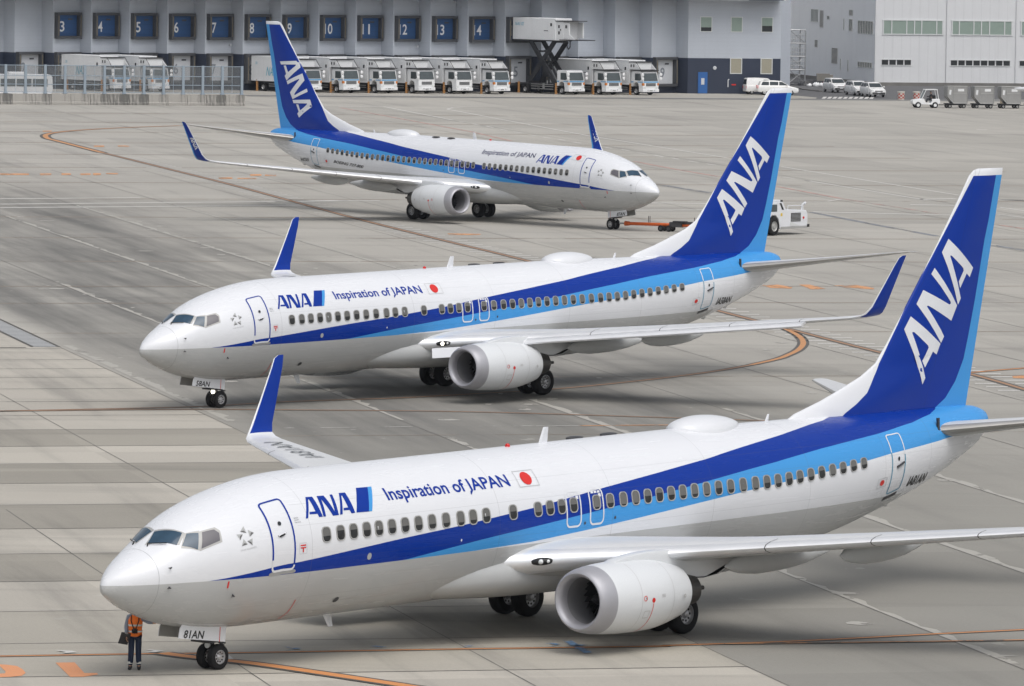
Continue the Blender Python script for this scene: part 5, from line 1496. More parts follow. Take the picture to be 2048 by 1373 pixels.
def truck_cab(tr, x, kind):
    """x: rear of the cab, forward is +x, the viewer sees the -y side"""
    c = MB()
    pr = [(x, .95), (x + .25, .95), (x + .38, 1.25), (x + .62, 1.42), (x + .95, 1.42), (x + 1.2, 1.22), (x + 1.32, .55), (x + 1.95, .50), (x + 2.0, 1.0), (x + 1.98, 1.52), (x + 1.72, 2.56), (x + 1.5, 2.70), (x + .1, 2.70), (x, 2.55)]
    c.prism(pr, -1.17, 1.17)
    cb = c.build('cab', M_TWHITE, tr, bevel=.05)
    g_ = MB(); g_.add([(x + 1.975, -1.04, 1.60), (x + 1.975, 1.04, 1.60), (x + 1.765, .98, 2.46), (x + 1.765, -.98, 2.46)], [(0, 1, 2, 3)])
    g_.v = [(a + .03, b, z) for a, b, z in g_.v]
    g_.build('windshield', M_TGLASS, cb)
    for s_ in (-1, 1):
        g_ = MB(); o = [(x + .62, 1.66), (x + 1.40, 1.62), (x + 1.70, 1.75), (x + 1.52, 2.42), (x + .62, 2.42)]
        g_.prism(o, s_ * 1.171 - .012, s_ * 1.171 + .012); g_.build('side_window', M_TGLASS, cb)
        m_ = MB(); m_.path([(x + 1.85, s_ * 1.1, 2.5), (x + 2.12, s_ * 1.32, 2.45), (x + 2.12, s_ * 1.36, 1.7)], .03, 6)
        for z in (2.3, 1.85): m_.lathe([(-.05, .05), (-.03, .17), (.03, .19), (.06, .14), (.07, .001)], (x + 2.12, s_ * 1.36, z), (1, 0, 0), 14, 1)
        m_.build('mirror', [M_CHAS, M_TWHITE], cb)
        h_ = MB(); h_.box((x + 1.97, s_ * .92 - .17, .72), (x + 2.03, s_ * .92 + .17, .92)); h_.build('headlight', M_LAMP, cb, bevel=.02)
        if kind != 'B':
            h_ = MB(); h_.box((x + 1.80, s_ * 1.08 - .12, 1.08), (x + 2.02, s_ * 1.08 + .12, 1.36)); h_.build('indicator', M_AMBER, cb, bevel=.03)
    f_ = MB(); f_.box((x + 1.985, -.72, 1.02), (x + 2.02, .72, 1.34))
    for z in (1.08, 1.17, 1.26): f_.box((x + 2.021, -.70, z - .02), (x + 2.035, .70, z + .02), 1)
    f_.build('grille', [M_GRIL, M_CHROME], cb)
    b_ = MB(); b_.box((x + 1.30, -1.19, .36), (x + 2.08, 1.19, .70)); b_.box((x + 2.081, -.24, .44), (x + 2.09, .24, .58), 1)
    for y in (-.55, .4): b_.box((x + 2.081, y, .50), (x + 2.088, y + .18, .62), 1)
    b_.build('bumper', [M_TWHITE, M_CHAS], cb, bevel=.04)
    if kind != 'B':
        s_ = MB()
        s_.box((x + .02, -1.185, 1.40), (x + .40, -1.172, 1.52)); s_.box((x + 1.1, -1.185, 1.42), (x + 1.96, -1.172, 1.52))
        s_.add([(x + 2.012, -1.1, 1.40), (x + 2.012, 1.1, 1.40), (x + 2.0, 1.1, 1.54), (x + 2.0, -1.1, 1.54)], [(0, 1, 2, 3)])
        s_.build('stripe', M_STRIPE, cb)
    st_ = MB()
    for z in (.45, .70, .95): st_.box((x - .32, -1.18, z), (x - .02, -.98, z + .07))
    st_.build('steps', M_STEEL, tr)
    road_wheel(tr, (x + .78, -.98, .46), .46, .28); road_wheel(tr, (x + .78, .98, .46), .46, .28)
def truck(k, kind, label, logo=None, short=False, name='catering_truck'):
    c = pt(k) + FN * .80
    tr = thing(name, label, 'truck', (c.x, c.y, 0), R(-49), 'catering trucks parked at the loading docks')
    L = 7.35
    ch = MB(); ch.box((.2, -.45, .72), (L + 1.4, .45, .98)); ch.box((.3, -1.1, .98), (L - .2, 1.1, 1.12))
    ch.build('chassis', M_CHAS, tr)
    bx = MB(); bx.box((0, -1.22, 1.13), (L - .25, 1.22, 3.86))
    b = bx.build('cargo_box', M_BOXW, tr, bevel=.04)
    fr = MB()
    for x in (0.0, L - .33):
        fr.box((x, -1.245, 1.12), (x + .08, -1.222, 3.86))
    fr.box((.08, -1.245, 3.78), (L - .33, -1.222, 3.86)); fr.box((.08, -1.245, 1.12), (L - .33, -1.222, 1.2))
    fr.build('box_frame', M_TWHITE, b)
    d_ = MB(); d_.box((L - 1.25, -1.238, 1.5), (L - .52, -1.223, 3.55)); d_.box((L - 1.0, -1.25, 2.75), (L - .75, -1.239, 3.1), 1)
    d_.build('side_door', [M_TWHITE, M_GLASS], b)
    if logo:
        vs, fs = fit_text(logo, 1.75, .95, .35, .01)
        t = MB(); t.add([(2.6 + x, -1.25, 1.75 + y) for x, y in vs], fs); t.build('lettering', M_LOGO, b, fixn=False)
        vs, fs = fit_text('30', .36, .28)
        t = MB(); t.add([(.7 + x, -1.25, 2.95 + y) for x, y in vs], fs); t.build('lettering', M_LOGO, b, fixn=False)
    # loading platform over the cab
    pf = MB()
    pf.box((L - .245, -1.2, 2.83), (L + .8, 1.2, 3.62))
    pf.prism([(L + .805, 2.83), (L + 1.6, 2.83), (L + .805, 3.5)], -1.2, -1.14); pf.prism([(L + .805, 2.83), (L + 1.6, 2.83), (L + .805, 3.5)], 1.14, 1.2)
    for x in (L - .05, L + .38): pf.box((x, -1.215, 3.08), (x + .22, -1.201, 3.42), 1)
    p_ = pf.build('loading_platform', [M_TWHITE, M_CHAS], tr, bevel=.02)
    q_ = MB(); q_.box((L - .3, -1.25, 3.64), (L + .95, 1.25, 3.72)); q_.build('canopy', M_CHAS, p_)
    q_ = MB(); q_.box((L + .1, -1.28, 2.73), (L + 1.95, 1.28, 2.81))
    for y in (-1.3, 1.3): q_.tube((L + 1.7, y * .95, 2.81), (L + .92, y * .95, 3.66), .03, n=6)
    q_.build('platform_deck', M_CHAS, p_)
    truck_cab(tr, L + .05, kind)
    for y in (-1.0, 1.0): road_wheel(tr, (2.1, y, .46), .46, .45)
    o_ = MB()
    for x in (.9, L - .12):
        o_.tube((x, -1.12, .10), (x, -1.12, 1.25), .13, n=12); o_.tube((x, -1.12, .02), (x, -1.12, .10), .17, .15, 12)
    o_.build('outrigger', M_OUTR, tr)
    gd = MB()
    for z in (.55, .78): gd.box((3.0, -1.15, z), (L - .6, -1.10, z + .09))
    gd.build('side_guard', M_STEEL, tr)
    return tr
truck(3, 'A', 'white catering truck behind the mesh fence, the left one of two there', 'NAS')
truck(4, 'A', 'white catering truck behind the mesh fence, the right one of two there', 'NAS')
truck(8, 'A', 'white catering truck with cyan lettering on its box, partly behind the rear airliner tail fin', 'NAS')
truck(9, 'A', 'blue striped catering truck first to the right of the rear airliner tail fin')
truck(10, 'A', 'blue striped catering truck between the one by the tail fin and a plain white one')
truck(11, 'B', 'plain white catering truck without stripe, left one of the two unstriped')
truck(12, 'B', 'plain white catering truck without stripe, right one of the two unstriped')
truck(13, 'A', 'blue striped catering truck just left of the raised scissor lift truck')
truck(16, 'A', 'blue striped catering truck just right of the raised scissor lift truck')
truck(17, 'A', 'blue striped catering truck at the right end of the row by the dock wall')
# --- scissor lift truck with its box raised to the upper dock
c = pt(15) + FN * .80
hl = thing('scissor_lift_truck', 'white high-lift truck with its box raised on dark scissor arms to an upper dock', 'truck', (c.x, c.y, 0), R(-49))
L = 7.35
ch = MB(); ch.box((.2, -.45, .72), (L + 1.4, .45, .98)); ch.box((.3, -1.1, .98), (L - .2, 1.1, 1.15)); ch.build('chassis', M_CHAS, hl)
truck_cab(hl, L + .05, 'A')
for y in (-1.0, 1.0): road_wheel(hl, (2.1, y, .46), .46, .45)
o_ = MB()
for x in (.9, L - .12): o_.tube((x, -1.12, .1), (x, -1.12, 1.25), .13, n=12); o_.tube((x, -1.12, .02), (x, -1.12, .10), .17, .15, 12)
o_.build('outrigger', M_OUTR, hl)
gd = MB()
for z in (.5, .78, 1.0): gd.box((3.0, -1.15, z), (L - .6, -1.10, z + .09))
gd.box((5.0, -1.2, .55), (5.35, -1.16, 1.2)); gd.tube((5.6, -1.0, 1.15), (5.6, -1.0, 1.5), .07); gd.build('side_guard', M_STEEL, hl)
bx = MB(); bx.box((-.15, -1.22, 5.98), (L - .25, 1.22, 8.42)); bb = bx.build('cargo_box', M_BOXW, hl, bevel=.04)
d_ = MB(); d_.box((L - 1.3, -1.24, 6.15), (L - .5, -1.223, 8.2)); d_.box((L - 1.12, -1.255, 7.55), (L - .82, -1.241, 7.88), 1); d_.box((L - 2.2, -1.24, 7.0), (L - 1.5, -1.223, 7.07), 1)
d_.build('side_door', [M_TWHITE, M_CHAS], bb)
f_ = MB(); f_.box((-.15, -1.25, 5.86), (L - .25, 1.25, 5.975)); f_.build('floor_frame', M_CHAS, bb)
vs, fs = fit_text('NAS 02', 1.5, .36, .35, .008); t = MB(); t.add([(.25 + x, -1.235, 7.55 + y) for x, y in vs], fs); t.build('lettering', M_LOGO, bb, fixn=False)
pf = MB(); pf.box((L - .245, -1.15, 5.98), (L + 1.0, 1.15, 8.1)); pf.box((L + 1.001, -1.1, 6.25), (L + 1.9, -.95, 8.0)); pf.box((L + 1.001, .95, 6.25), (L + 1.9, 1.1, 8.0))
for x, z in ((L + .1, 7.35), (L + .12, 6.65), (L + .42, 7.05), (L + 1.3, 7.35)): pf.box((x, -1.165, z), (x + (.2 if z == 7.05 else .3), -1.151, z + (.25 if z == 7.05 else .38)), 1)
pf.prism([(L + 1.95, 6.12), (L + 2.9, 6.12), (L + 1.95, 6.75)], -1.1, -1.05)
pp = pf.build('loading_platform', [M_TWHITE, M_CHAS], bb, bevel=.02)
q_ = MB(); q_.box((L - .3, -1.25, 8.12), (L + 2.3, 1.25, 8.2)); q_.build('canopy', M_CHAS, pp)
q_ = MB(); q_.box((L + .5, -1.3, 6.02), (L + 3.6, 1.3, 6.11)); q_.path([(L + 1.6, -1.1, 6.0), (L + 1.62, -1.1, 5.3), (L + 1.85, -1.1, 5.05), (L + 2.1, -1.1, 5.3), (L + 2.1, -1.1, 6.0)], .06); q_.build('platform_deck', M_CHAS, pp)
for y in (-1.0, .8):
    for a, b in (((2.6, 5.9), (6.85, 1.15)), ((6.6, 5.9), (2.2, 1.15))):
        s_ = MB(); d = Vector((b[0] - a[0], 0, b[1] - a[1])).normalized(); n_ = Vector((-d.z, 0, d.x)) * .30
        s_.prism([(a[0] + n_.x, a[1] + n_.z), (b[0] + n_.x, b[1] + n_.z), (b[0] - n_.x, b[1] - n_.z), (a[0] - n_.x, a[1] - n_.z)], y + (.0 if a[0] < 4 else .12), y + (.11 if a[0] < 4 else .23))
        s_.build('scissor_arm', M_CHAS, hl)
s_ = MB()
for x, z in ((4.65, 3.55), (2.7, 5.8), (6.7, 1.25), (6.5, 5.8), (2.3, 1.25), (3.6, 4.7)):
    s_ = MB(); s_.tube((x, -1.02, z), (x, 1.05, z), .10, n=10); s_.build('scissor_shaft', M_CHAS, hl)
for y in (-.3, .3):
    s_ = MB(); s_.tube((4.6, y, 3.4), (6.2, y, 1.3), .13, n=10); s_.build('lift_cylinder', M_CHAS, hl)
# --- cars and vans
M_CARW = pmat('car_white', (0.80, 0.80, 0.79), 0.28, var=.02, coat=.4)
M_CARG = pmat('car_glass', (0.035, 0.045, 0.05), 0.08, var=.3)
def car(name, label, cat, loc, rz, kind, group=None):
    """forward +x; body lofted from cross sections so that it narrows towards the roof"""
    t = thing(name, label, cat, loc, rz, group)
    t.scale = (1.09, 1.06, 1.09)
    if kind == 'wagon':
        Lc, W2, low = 4.25, .83, [(0, .38, .92), (.06, .33, 1.0), (.5, .30, 1.0), (3.0, .28, .98), (3.35, .28, .95), (4.0, .28, .80), (4.2, .32, .70), (4.25, .42, .6)]
        roof = [(.10, .98), (.32, 1.42), (.55, 1.50), (1.6, 1.53), (2.35, 1.49), (2.55, 1.43), (3.32, .96)]
        wh = (.72, 3.42); r = .30
    else:
        Lc, W2, low = 4.7, .87, [(0, .45, 1.05), (.05, .36, 1.1), (.5, .32, 1.1), (3.6, .30, 1.1), (4.2, .30, 1.02), (4.6, .34, .86), (4.7, .45, .7)]
        roof = [(.02, 1.08), (.12, 1.85), (.3, 1.95), (1.8, 1.98), (3.3, 1.93), (3.55, 1.85), (4.28, 1.02)]
        wh = (.85, 3.85); r = .32
    mb = MB(); rows = []
    for x, z0, z1 in low:
        k_ = .90 if x in (0, Lc) else (.97 if x < .1 or x > Lc - .3 else 1)
        rows.append([(x, -W2 * k_ * .96, z0), (x, -W2 * k_, z0 + .12), (x, -W2 * k_, z1 - .12), (x, -W2 * k_ * .94, z1), (x, W2 * k_ * .94, z1), (x, W2 * k_, z1 - .12), (x, W2 * k_, z0 + .12), (x, W2 * k_ * .96, z0)])
    mb.grid(rows, closed=True)
    mb.f += [list(range(8)), list(range(len(mb.v) - 8, len(mb.v)))]; mb.mi += [0, 0]
    body = mb.build('body', M_CARW, t, smooth=.6, bevel=.02)
    cb = MB(); wl, wt = W2 * .93, W2 * .76
    zb = roof[0][1]; zt = max(p[1] for p in roof)
    n = len(roof); vs = []
    for s_ in (-1, 1):
        vs += [(x, s_ * (wl + (wt - wl) * (z - zb) / (zt - zb)), z - .01) for x, z in roof]
    cb.add(vs, [tuple(range(n)), tuple(range(2 * n - 1, n - 1, -1))] + [(i, i + 1, n + i + 1, n + i) for i in range(n - 1)])
    ca = cb.build('cabin', M_CARW, t, smooth=.5, bevel=.03)
    def yat(z): return wl + (wt - wl) * (z - zb) / (zt - zb)
    zlo, zhi = zb + .06, zt - .13
    if kind == 'wagon': panes = [[(.34, zlo), (1.15, zlo), (1.15, zhi), (.50, zhi)], [(1.24, zlo), (2.12, zlo), (2.12, zhi), (1.24, zhi)], [(2.21, zlo), (3.12, zlo), (2.52, zhi - .02), (2.21, zhi)]]
    else: panes = [[(2.7, zlo + .12), (3.55, zlo + .12), (3.95, zlo + .1), (3.5, zhi - .1), (2.7, zhi - .1)]]
    for p in panes:
        for s_ in (-1, 1):
            g_ = MB(); g_.add([(x, s_ * (yat(z) + .012), z) for x, z in p], [tuple(range(len(p)))]); g_.build('side_window', M_CARG, ca)
    (xa, za), (xb, zb_) = roof[-1], roof[-2]
    d = Vector((xb - xa, 0, zb_ - za)); n_ = Vector((d.z, 0, -d.x)).normalized() * .02
    P = lambda f, s_: (xa + d.x * f - abs(n_.x) * 0 + abs(n_.x), s_ * (yat(za + d.z * f) * .90), za + d.z * f + abs(n_.z))
    g_ = MB(); g_.add([P(.12, -1), P(.12, 1), P(.93, 1), P(.93, -1)], [(0, 1, 2, 3)]); g_.build('windshield', M_CARG, ca)
    (xa, za), (xb, zb_) = roof[0], roof[1]
    g_ = MB(); g_.add([(xa - .02 + (xb - xa) * f, s_ * yat(za + (zb_ - za) * f) * .86, za + (zb_ - za) * f) for f, s_ in ((.15, -1), (.15, 1), (.92, 1), (.92, -1))], [(0, 1, 2, 3)]); g_.build('rear_window', M_CARG, ca)
    f_ = MB(); f_.box((Lc - .02, -.42, .60), (Lc + .02, .42, .70)); f_.box((Lc - .06, -.70, .36), (Lc + .03, .70, .50)); f_.box((Lc + .031, -.17, .47), (Lc + .04, .17, .60), 1)
    f_.build('grille', [M_CHAS, M_TWHITE], body)
    for s_ in (-1, 1):
        h_ = MB(); h_.box((Lc - .22, s_ * .62 - .15, .60), (Lc - .02, s_ * .62 + .15, .76)); h_.build('headlight', M_LAMP, body, bevel=.03)
        h_ = MB(); h_.box((-.02, s_ * .70 - .08, .70), (.06, s_ * .70 + .08, 1.0)); h_.build('tail_light', M_RED, body)
        m_ = MB(); m_.box((roof[-1][0] - .35, s_ * (W2 + .02) - .0, 1.0), (roof[-1][0] - .22, s_ * (W2 + .18), 1.13)); m_.build('mirror', M_CARW, body, bevel=.02)
        for x in wh: road_wheel(t, (x, s_ * (W2 - .10), r), r, .19)
    return t
car('station_wagon', 'white station wagon nearest the crates, leftmost of the three facing the apron', 'car', (36.2, 716.0, 0), R(-76), 'wagon', 'white wagons parked on the asphalt')
car('station_wagon', 'white station wagon standing between two others that face the apron', 'car', (38.15, 705.6, 0), R(-76), 'wagon', 'white wagons parked on the asphalt')
car('station_wagon', 'white station wagon nearest the checkered barrels, rightmost of the three facing the apron', 'car', (39.6, 700.4, 0), R(-76), 'wagon', 'white wagons parked on the asphalt')
car('station_wagon', 'white station wagon seen side-on in front of a white van by the terminal', 'car', (27.2, 699.4, 0), R(4), 'wagon')
car('panel_van', 'tall white panel van parked against the navy wall behind a station wagon', 'van', (25.85, 701.0, 0), R(16), 'van').scale = (.76, .84, .96)
# --- bus behind the fence
bus = thing('shuttle_bus', 'white bus with a dark window band parked behind the mesh fence', 'bus', (-62.5, 645.2, 0), R(13))
mb = MB(); mb.prism([(0, .4), (14.2, .4), (14.4, 1.0), (14.35, 2.35), (14.1, 2.6), (.2, 2.6), (0, 2.4)], -1.15, 1.15); b = mb.build('body', M_TWHITE, bus, bevel=.06)
mb = MB()
for q in range(8): mb.box((.5 + q * 1.68, -1.165, 1.35), (2.06 + q * 1.68, -1.152, 2.15))
mb.build('window', M_TGLASS, b)
mb = MB(); mb.box((9.8, -.7, 2.605), (11.6, .7, 2.85)); mb.build('roof_unit', M_TWHITE, b, bevel=.08)
for x in (2.5, 11.2):
    for y in (-1.0, 1.0): road_wheel(bus, (x, y, .45), .45, .28)
# --- baggage tractor, driver, dollies and containers
def skin_mesh(name, verts, edges, rad, root=0, sub=2):
    me = bpy.data.meshes.new(name); me.from_pydata(verts, edges, [])
    o = bpy.data.objects.new(name, me); COL.objects.link(o)
    m = o.modifiers.new('skin', 'SKIN'); m.use_smooth_shade = True
    for i, v in enumerate(me.skin_vertices[0].data):
        r = rad[i]; v.radius = (r, r) if isinstance(r, (int, float)) else r
        v.use_root = i == root
    s_ = o.modifiers.new('sub', 'SUBSURF'); s_.levels = sub; s_.render_levels = sub
    dg = bpy.context.evaluated_depsgraph_get(); dg.update()
    out = bpy.data.meshes.new_from_object(o.evaluated_get(dg))
    bpy.data.objects.remove(o); bpy.data.meshes.remove(me)
    for p in out.polygons: p.use_smooth = True
    return out
def put(me, name, mat, parent):
    me.materials.clear(); me.materials.append(mat); me.name = name
    return link(name, me, parent)
tug = thing('baggage_tractor', 'small white baggage tractor with an open cab pulling grey containers', 'tractor', (45.05, 660.6, 0), R(190))
mb = MB(); mb.prism([(0, .45), (.9, .35), (2.9, .38), (3.0, .6), (2.95, .82), (2.0, .98), (1.75, .98), (1.6, .55), (.95, .55), (.85, .95), (.1, .98), (0, .85)], -.62, .62); mb.build('body', M_TWHITE, tug, bevel=.05)
mb = MB()
for y in (-.56, .56):
    mb.path([(2.0, y, .95), (1.55, y, 1.92), (.35, y, 1.95), (.15, y, .95)], .035, 8)
mb.box((.3, -.62, 1.93), (1.62, .62, 1.99)); mb.build('cab_frame', M_TWHITE, tug)
mb = MB(); mb.add([(1.97, -.53, 1.0), (1.97, .53, 1.0), (1.57, .53, 1.88), (1.57, -.53, 1.88)], [(0, 1, 2, 3)]); mb.build('windshield', pmat('tug_windscreen', (.25, .28, .28), .1, var=.2), tug)
mb = MB(); mb.box((.55, -.45, .78), (1.05, .45, .9)); mb.box((.45, -.45, .9), (.58, .45, 1.35)); mb.build('seat', M_CHAS, tug, bevel=.03)
mb = MB()
for s_ in (-1, 1): mb.box((2.93, s_ * .4 - .1, .62), (3.0, s_ * .4 + .1, .78))
mb.build('headlight', M_LAMP, tug)
for x in (.55, 2.4):
    for y in (-.58, .58): road_wheel(tug, (x, y, .32), .32, .22, M_TWHITE)
drv = thing('person', 'person in dark work clothes and cap sitting at the wheel of the white baggage tractor', 'person', (45.05, 660.6, 0), R(190))
V = [(.82, 0, .98), (.80, 0, 1.2), (.82, 0, 1.42), (.86, 0, 1.52), (.90, 0, 1.62), (.92, 0, 1.72), (.84, -.2, 1.38), (1.02, -.24, 1.18), (1.30, -.16, 1.22), (.84, .2, 1.38), (1.02, .24, 1.18), (1.30, .16, 1.22), (.95, -.1, .96), (1.28, -.12, .95), (1.36, -.12, .60), (.95, .1, .96), (1.28, .12, .95), (1.36, .12, .60)]
Ed = [(0, 1), (1, 2), (2, 3), (3, 4), (4, 5), (2, 6), (6, 7), (7, 8), (2, 9), (9, 10), (10, 11), (0, 12), (12, 13), (13, 14), (0, 15), (15, 16), (16, 17)]
put(skin_mesh('body', V, Ed, [.15, .15, .14, .06, .09, .08, .075, .055, .04, .075, .055, .04, .09, .075, .055, .09, .075, .055]), 'body', pmat('skin_tone', (.42, .25, .17), .6), drv)
put(skin_mesh('jacket', V[:4] + V[6:12], [(0, 1), (1, 2), (2, 3), (2, 4), (4, 5), (5, 6), (2, 7), (7, 8), (8, 9)], [.17, .17, .155, .07, .085, .065, .05, .085, .065, .05]), 'jacket', pmat('dark_jacket', (.03, .03, .035), .8), drv)
put(skin_mesh('trousers', [V[0]] + V[12:18], [(0, 1), (1, 2), (2, 3), (0, 4), (4, 5), (5, 6)], [.16, .105, .085, .065, .105, .085, .065]), 'trousers', pmat('dark_trousers', (.03, .032, .04), .8), drv)
mb = MB(); mb.lathe([(0, .115), (.06, .11), (.10, .07), (.12, .001)], (.92, 0, 1.70), (0, 0, 1), 16); mb.build('cap', pmat('grey_cap', (.2, .2, .2), .7), drv, smooth=.8)
M_CONT = pmat('container_aluminium', (0.34, 0.34, 0.335), 0.42, metal=.45, var=.16, scale=1.5)
M_CONTE = pmat('container_edge', (0.40, 0.40, 0.395), 0.4, metal=.6, var=.1)
DX, DY = 2.90, 0.67
for q in range(4):
    p = Vector((45.75 + DX * q, 660.55 + DY * q, 0))
    dl = thing('container_dolly', '', 'dolly', p, R(13), 'container dollies behind the baggage tractor')
    names = ('first flat dark dolly, hitched right behind the white baggage tractor', 'second flat dark dolly behind the white baggage tractor', 'third flat dark dolly behind the white baggage tractor', 'last flat dark dolly of the train at the right edge')
    dl['label'] = names[q]
    mb = MB(); mb.box((0, -.75, .42), (2.15, .75, .52)); mb.box((.1, -.6, .32), (2.05, .6, .419)); mb.box((.85, -.7, .34), (1.3, .7, .419)); mb.build('deck', M_CHAS, dl, bevel=.02)
    mb = MB(); mb.tube((0, 0, .36), (-.75, 0, .33), .04, n=8); mb.build('tow_bar', M_CHAS, dl)
    for x in (.3, 1.85):
        for y in (-.6, .6): road_wheel(dl, (x, y, .22), .22, .14, M_CONTE)
    ct = thing('freight_container', ('grey metal air freight container on the first dolly behind the tractor', 'grey metal air freight container on the second dolly', 'grey metal air freight container on the third dolly, before the white pointed fairing', 'grey metal air freight container on the last dolly, cut by the right edge')[q], 'container', (p.x, p.y, .525), R(13), 'freight containers on the dolly train'); ct.scale = (1.04, 1, 1.12)
    out = [(.62, .01), (2.1, .01), (2.1, 1.62), (.02, 1.62), (.02, .62)]
    mb = MB(); mb.prism(out, -.74, .74); mb.build('shell', M_CONT, ct, bevel=.02)
    mb = MB()
    for (a, b) in zip(out, out[1:] + out[:1]): mb.tube((a[0], -.76, a[1] + .001), (b[0], -.76, b[1] + .001), .035, n=6)
    mb.tube((.65, -.755, .95), (2.05, -.755, .95), .02, n=6); mb.tube((.62, -.755, .05), (.62, -.755, 1.6), .02, n=6); mb.build('edge_rail', M_CONTE, ct)
    mb = MB(); mb.add([(1.1, -.752, 1.14), (1.75, -.752, 1.14), (1.75, -.752, 1.38), (1.1, -.752, 1.38)], [(0, 1, 2, 3)]); mb.build('placard', M_NUM, ct)
    mb = MB(); mb.add([(.15, -.752, .85), (.35, -.752, .80), (.42, -.752, 1.25), (.2, -.752, 1.3)], [(0, 1, 2, 3)]); mb.build('placard', M_NUM, ct)
# --- checkered barrels
def checker(name):
    k = NT(name); o = k.obj(); sp = k.n('SeparateXYZ'); k.put(sp.inputs[0], o)
    an = k.math('FLOOR', k.math('MULTIPLY', k.math('ARCTAN2', sp.outputs[1], sp.outputs[0]), 5 / math.pi))
    zz = k.math('FLOOR', k.math('DIVIDE', sp.outputs[2], .17))
    par = k.math('GREATER_THAN', k.math('MODULO', k.math('ADD', k.math('ADD', an, zz), 40.0), 2.0), .5)
    band_ = k.math('MULTIPLY', k.math('GREATER_THAN', sp.outputs[2], .09), k.math('LESS_THAN', sp.outputs[2], .66))
    k.put(k.b.inputs['Base Color'], k.mix(k.math('MULTIPLY', par, band_), (.62, .58, .52, 1), (.45, .06, .05, 1)))
    return k.m
M_CHK = checker('red_white_checker'); M_CREAM = pmat('cream_drum', (.52, .44, .32), .6, var=.15)
for i, (x, y, m, lab) in enumerate(((42.7, 690.6, M_CHK, 'red and white checkered barrel, farther from the baggage tractor'), (44.45, 691.2, M_CHK, 'red and white checkered barrel, nearer the baggage tractor'), (52.9, 676.0, M_CREAM, 'cream drum with a tan lid standing between two containers'))):
    mb = MB(); hgt = .84 if i < 2 else 1.05
    mb.lathe([(0, .34), (.05, .35), (hgt - .1, .35), (hgt - .1, .39), (hgt, .39), (hgt, .001)], (0, 0, 0), (0, 0, 1), 28)
    o = mb.build('barrel', m, None, smooth=.6); o.location = (x, y - 3, 0); o.scale = (1.1, 1.1, 1.12); tag(o, lab, 'barrel', 'barrels on the apron edge')
# --- white pointed fairing with a dark pod at the right edge
fz = thing('aircraft_fairing', 'white pointed wing fairing over a dark round pod cut by the right edge', 'aircraft part', (52.3, 652.0, 0), R(5))
mb = MB(); rows = []
for t_ in (0, .05, .15, .3, .5, .75, 1.0):
    x = .0 + 4.2 * t_; h = .75 * math.sqrt(t_) ; b_ = .5 * t_
    rows.append([(x, .9 * math.sqrt(t_) * math.cos(a) * .8, 2.45 - .28 * t_ * 0 + (h * .36 if math.sin(a) > 0 else h * .9) * math.sin(a)) for a in [2 * math.pi * i / 16 for i in range(16)]])
mb.grid(rows, closed=True); mb.f.append(list(range(len(mb.v) - 16, len(mb.v)))); mb.mi.append(0); mb.build('shell', M_WHITE, fz, smooth=.8)
mb = MB(); mb.lathe([(0, .28), (.03, .42), (.4, .5), (1.2, .5), (1.9, .35), (1.9, .001)], (1.25, -.7, 1.75), (1, 0, 0), 24); mb.lathe([(.05, .30), (.06, .001)], (1.25, -.7, 1.75), (1, 0, 0), 24, 1); mb.build('pod', [pmat('plum_dark_paint', (.07, .045, .055), .3), M_BLACK], fz, smooth=.7)
mb = MB(); mb.tube((3.2, 0, 0), (3.2, 0, 2.2), .12); mb.tube((3.2, -.6, .02), (3.2, .6, .02), .1); mb.build('stand', M_STEEL, fz)
# --- heap behind the wagons
cr = MB(); cr.box((0, 0, 0), (1.55, 1.2, .85)); cr.box((1.552, .1, 0), (1.95, 1.1, .72))
for x in (.02, .5, 1.0, 1.5): cr.box((x - .02, -.03, 0), (x + .05, -.002, .85))
o = cr.build('crate', pmat('weathered_crate', (.22, .21, .19), .85, var=.2), None, bevel=.01); o.location = (36.0, 742.5, .55); tag(o, 'grey brown crate standing on the dark heap by the hangar side wall', 'crate')
rnd = random.Random(3)
hp = MB()
for i in range(46):
    c_ = Vector((rnd.gauss(0, 1.5), rnd.gauss(0, .6), 0)); s_ = rnd.uniform(.25, .6)
    hz = max(.1, .75 - abs(c_.x) * .22) * rnd.uniform(.4, 1)
    a = rnd.uniform(0, 3.1)
    M_ = Matrix.Translation(c_) @ Matrix.Rotation(a, 4, 'Z') @ Matrix.Rotation(rnd.uniform(-.5, .5), 4, 'X')
    hp.box((-s_ * .6, -s_ * .4, 0), (s_ * .6, s_ * .4, hz), rnd.choice((0, 0, 1)), M_)
hp.box((-.3, .1, 0), (2.6, 1.6, .54))
o = hp.build('scrap_heap', [pmat('dark_tarpaulin', (.05, .052, .058), .8, var=.3), pmat('grey_scrap', (.16, .16, .16), .8, var=.3)], None, bevel=.04); o.location = (35.6, 741.0, 0); tag(o, 'dark heap of scrap and tarpaulin between the stair tower and the wagons', 'heap')
for i, (x, y, s_, lab) in enumerate(((34.9, 737.6, .30, 'white bundle lying at the left foot of the dark heap'), (35.7, 738.2, .40, 'white bundle lying against the middle of the dark heap'), (36.4, 738.6, .34, 'white bundle at the right end of the dark heap'))):
    me = bpy.data.meshes.new('bundle'); bm = bmesh.new(); bmesh.ops.create_icosphere(bm, subdivisions=3, radius=1.0)
    for v in bm.verts:
        p = v.co; f = 1 + .18 * math.sin(5 * p.x + i) * math.cos(4 * p.y + 2 * i) + .12 * math.sin(9 * p.z + p.x * 3)
        v.co = Vector((p.x * s_ * 1.0 * f, p.y * s_ * .6 * f, max(0, (p.z + .75) * s_ * .62 * f)))
    for f in bm.faces: f.smooth = True
    bm.to_mesh(me); bm.free(); me.materials.append(M_TWHITE)
    o = link('bundle', me); o.location = (x, y, 0); tag(o, lab, 'bundle', 'white bundles by the dark heap')
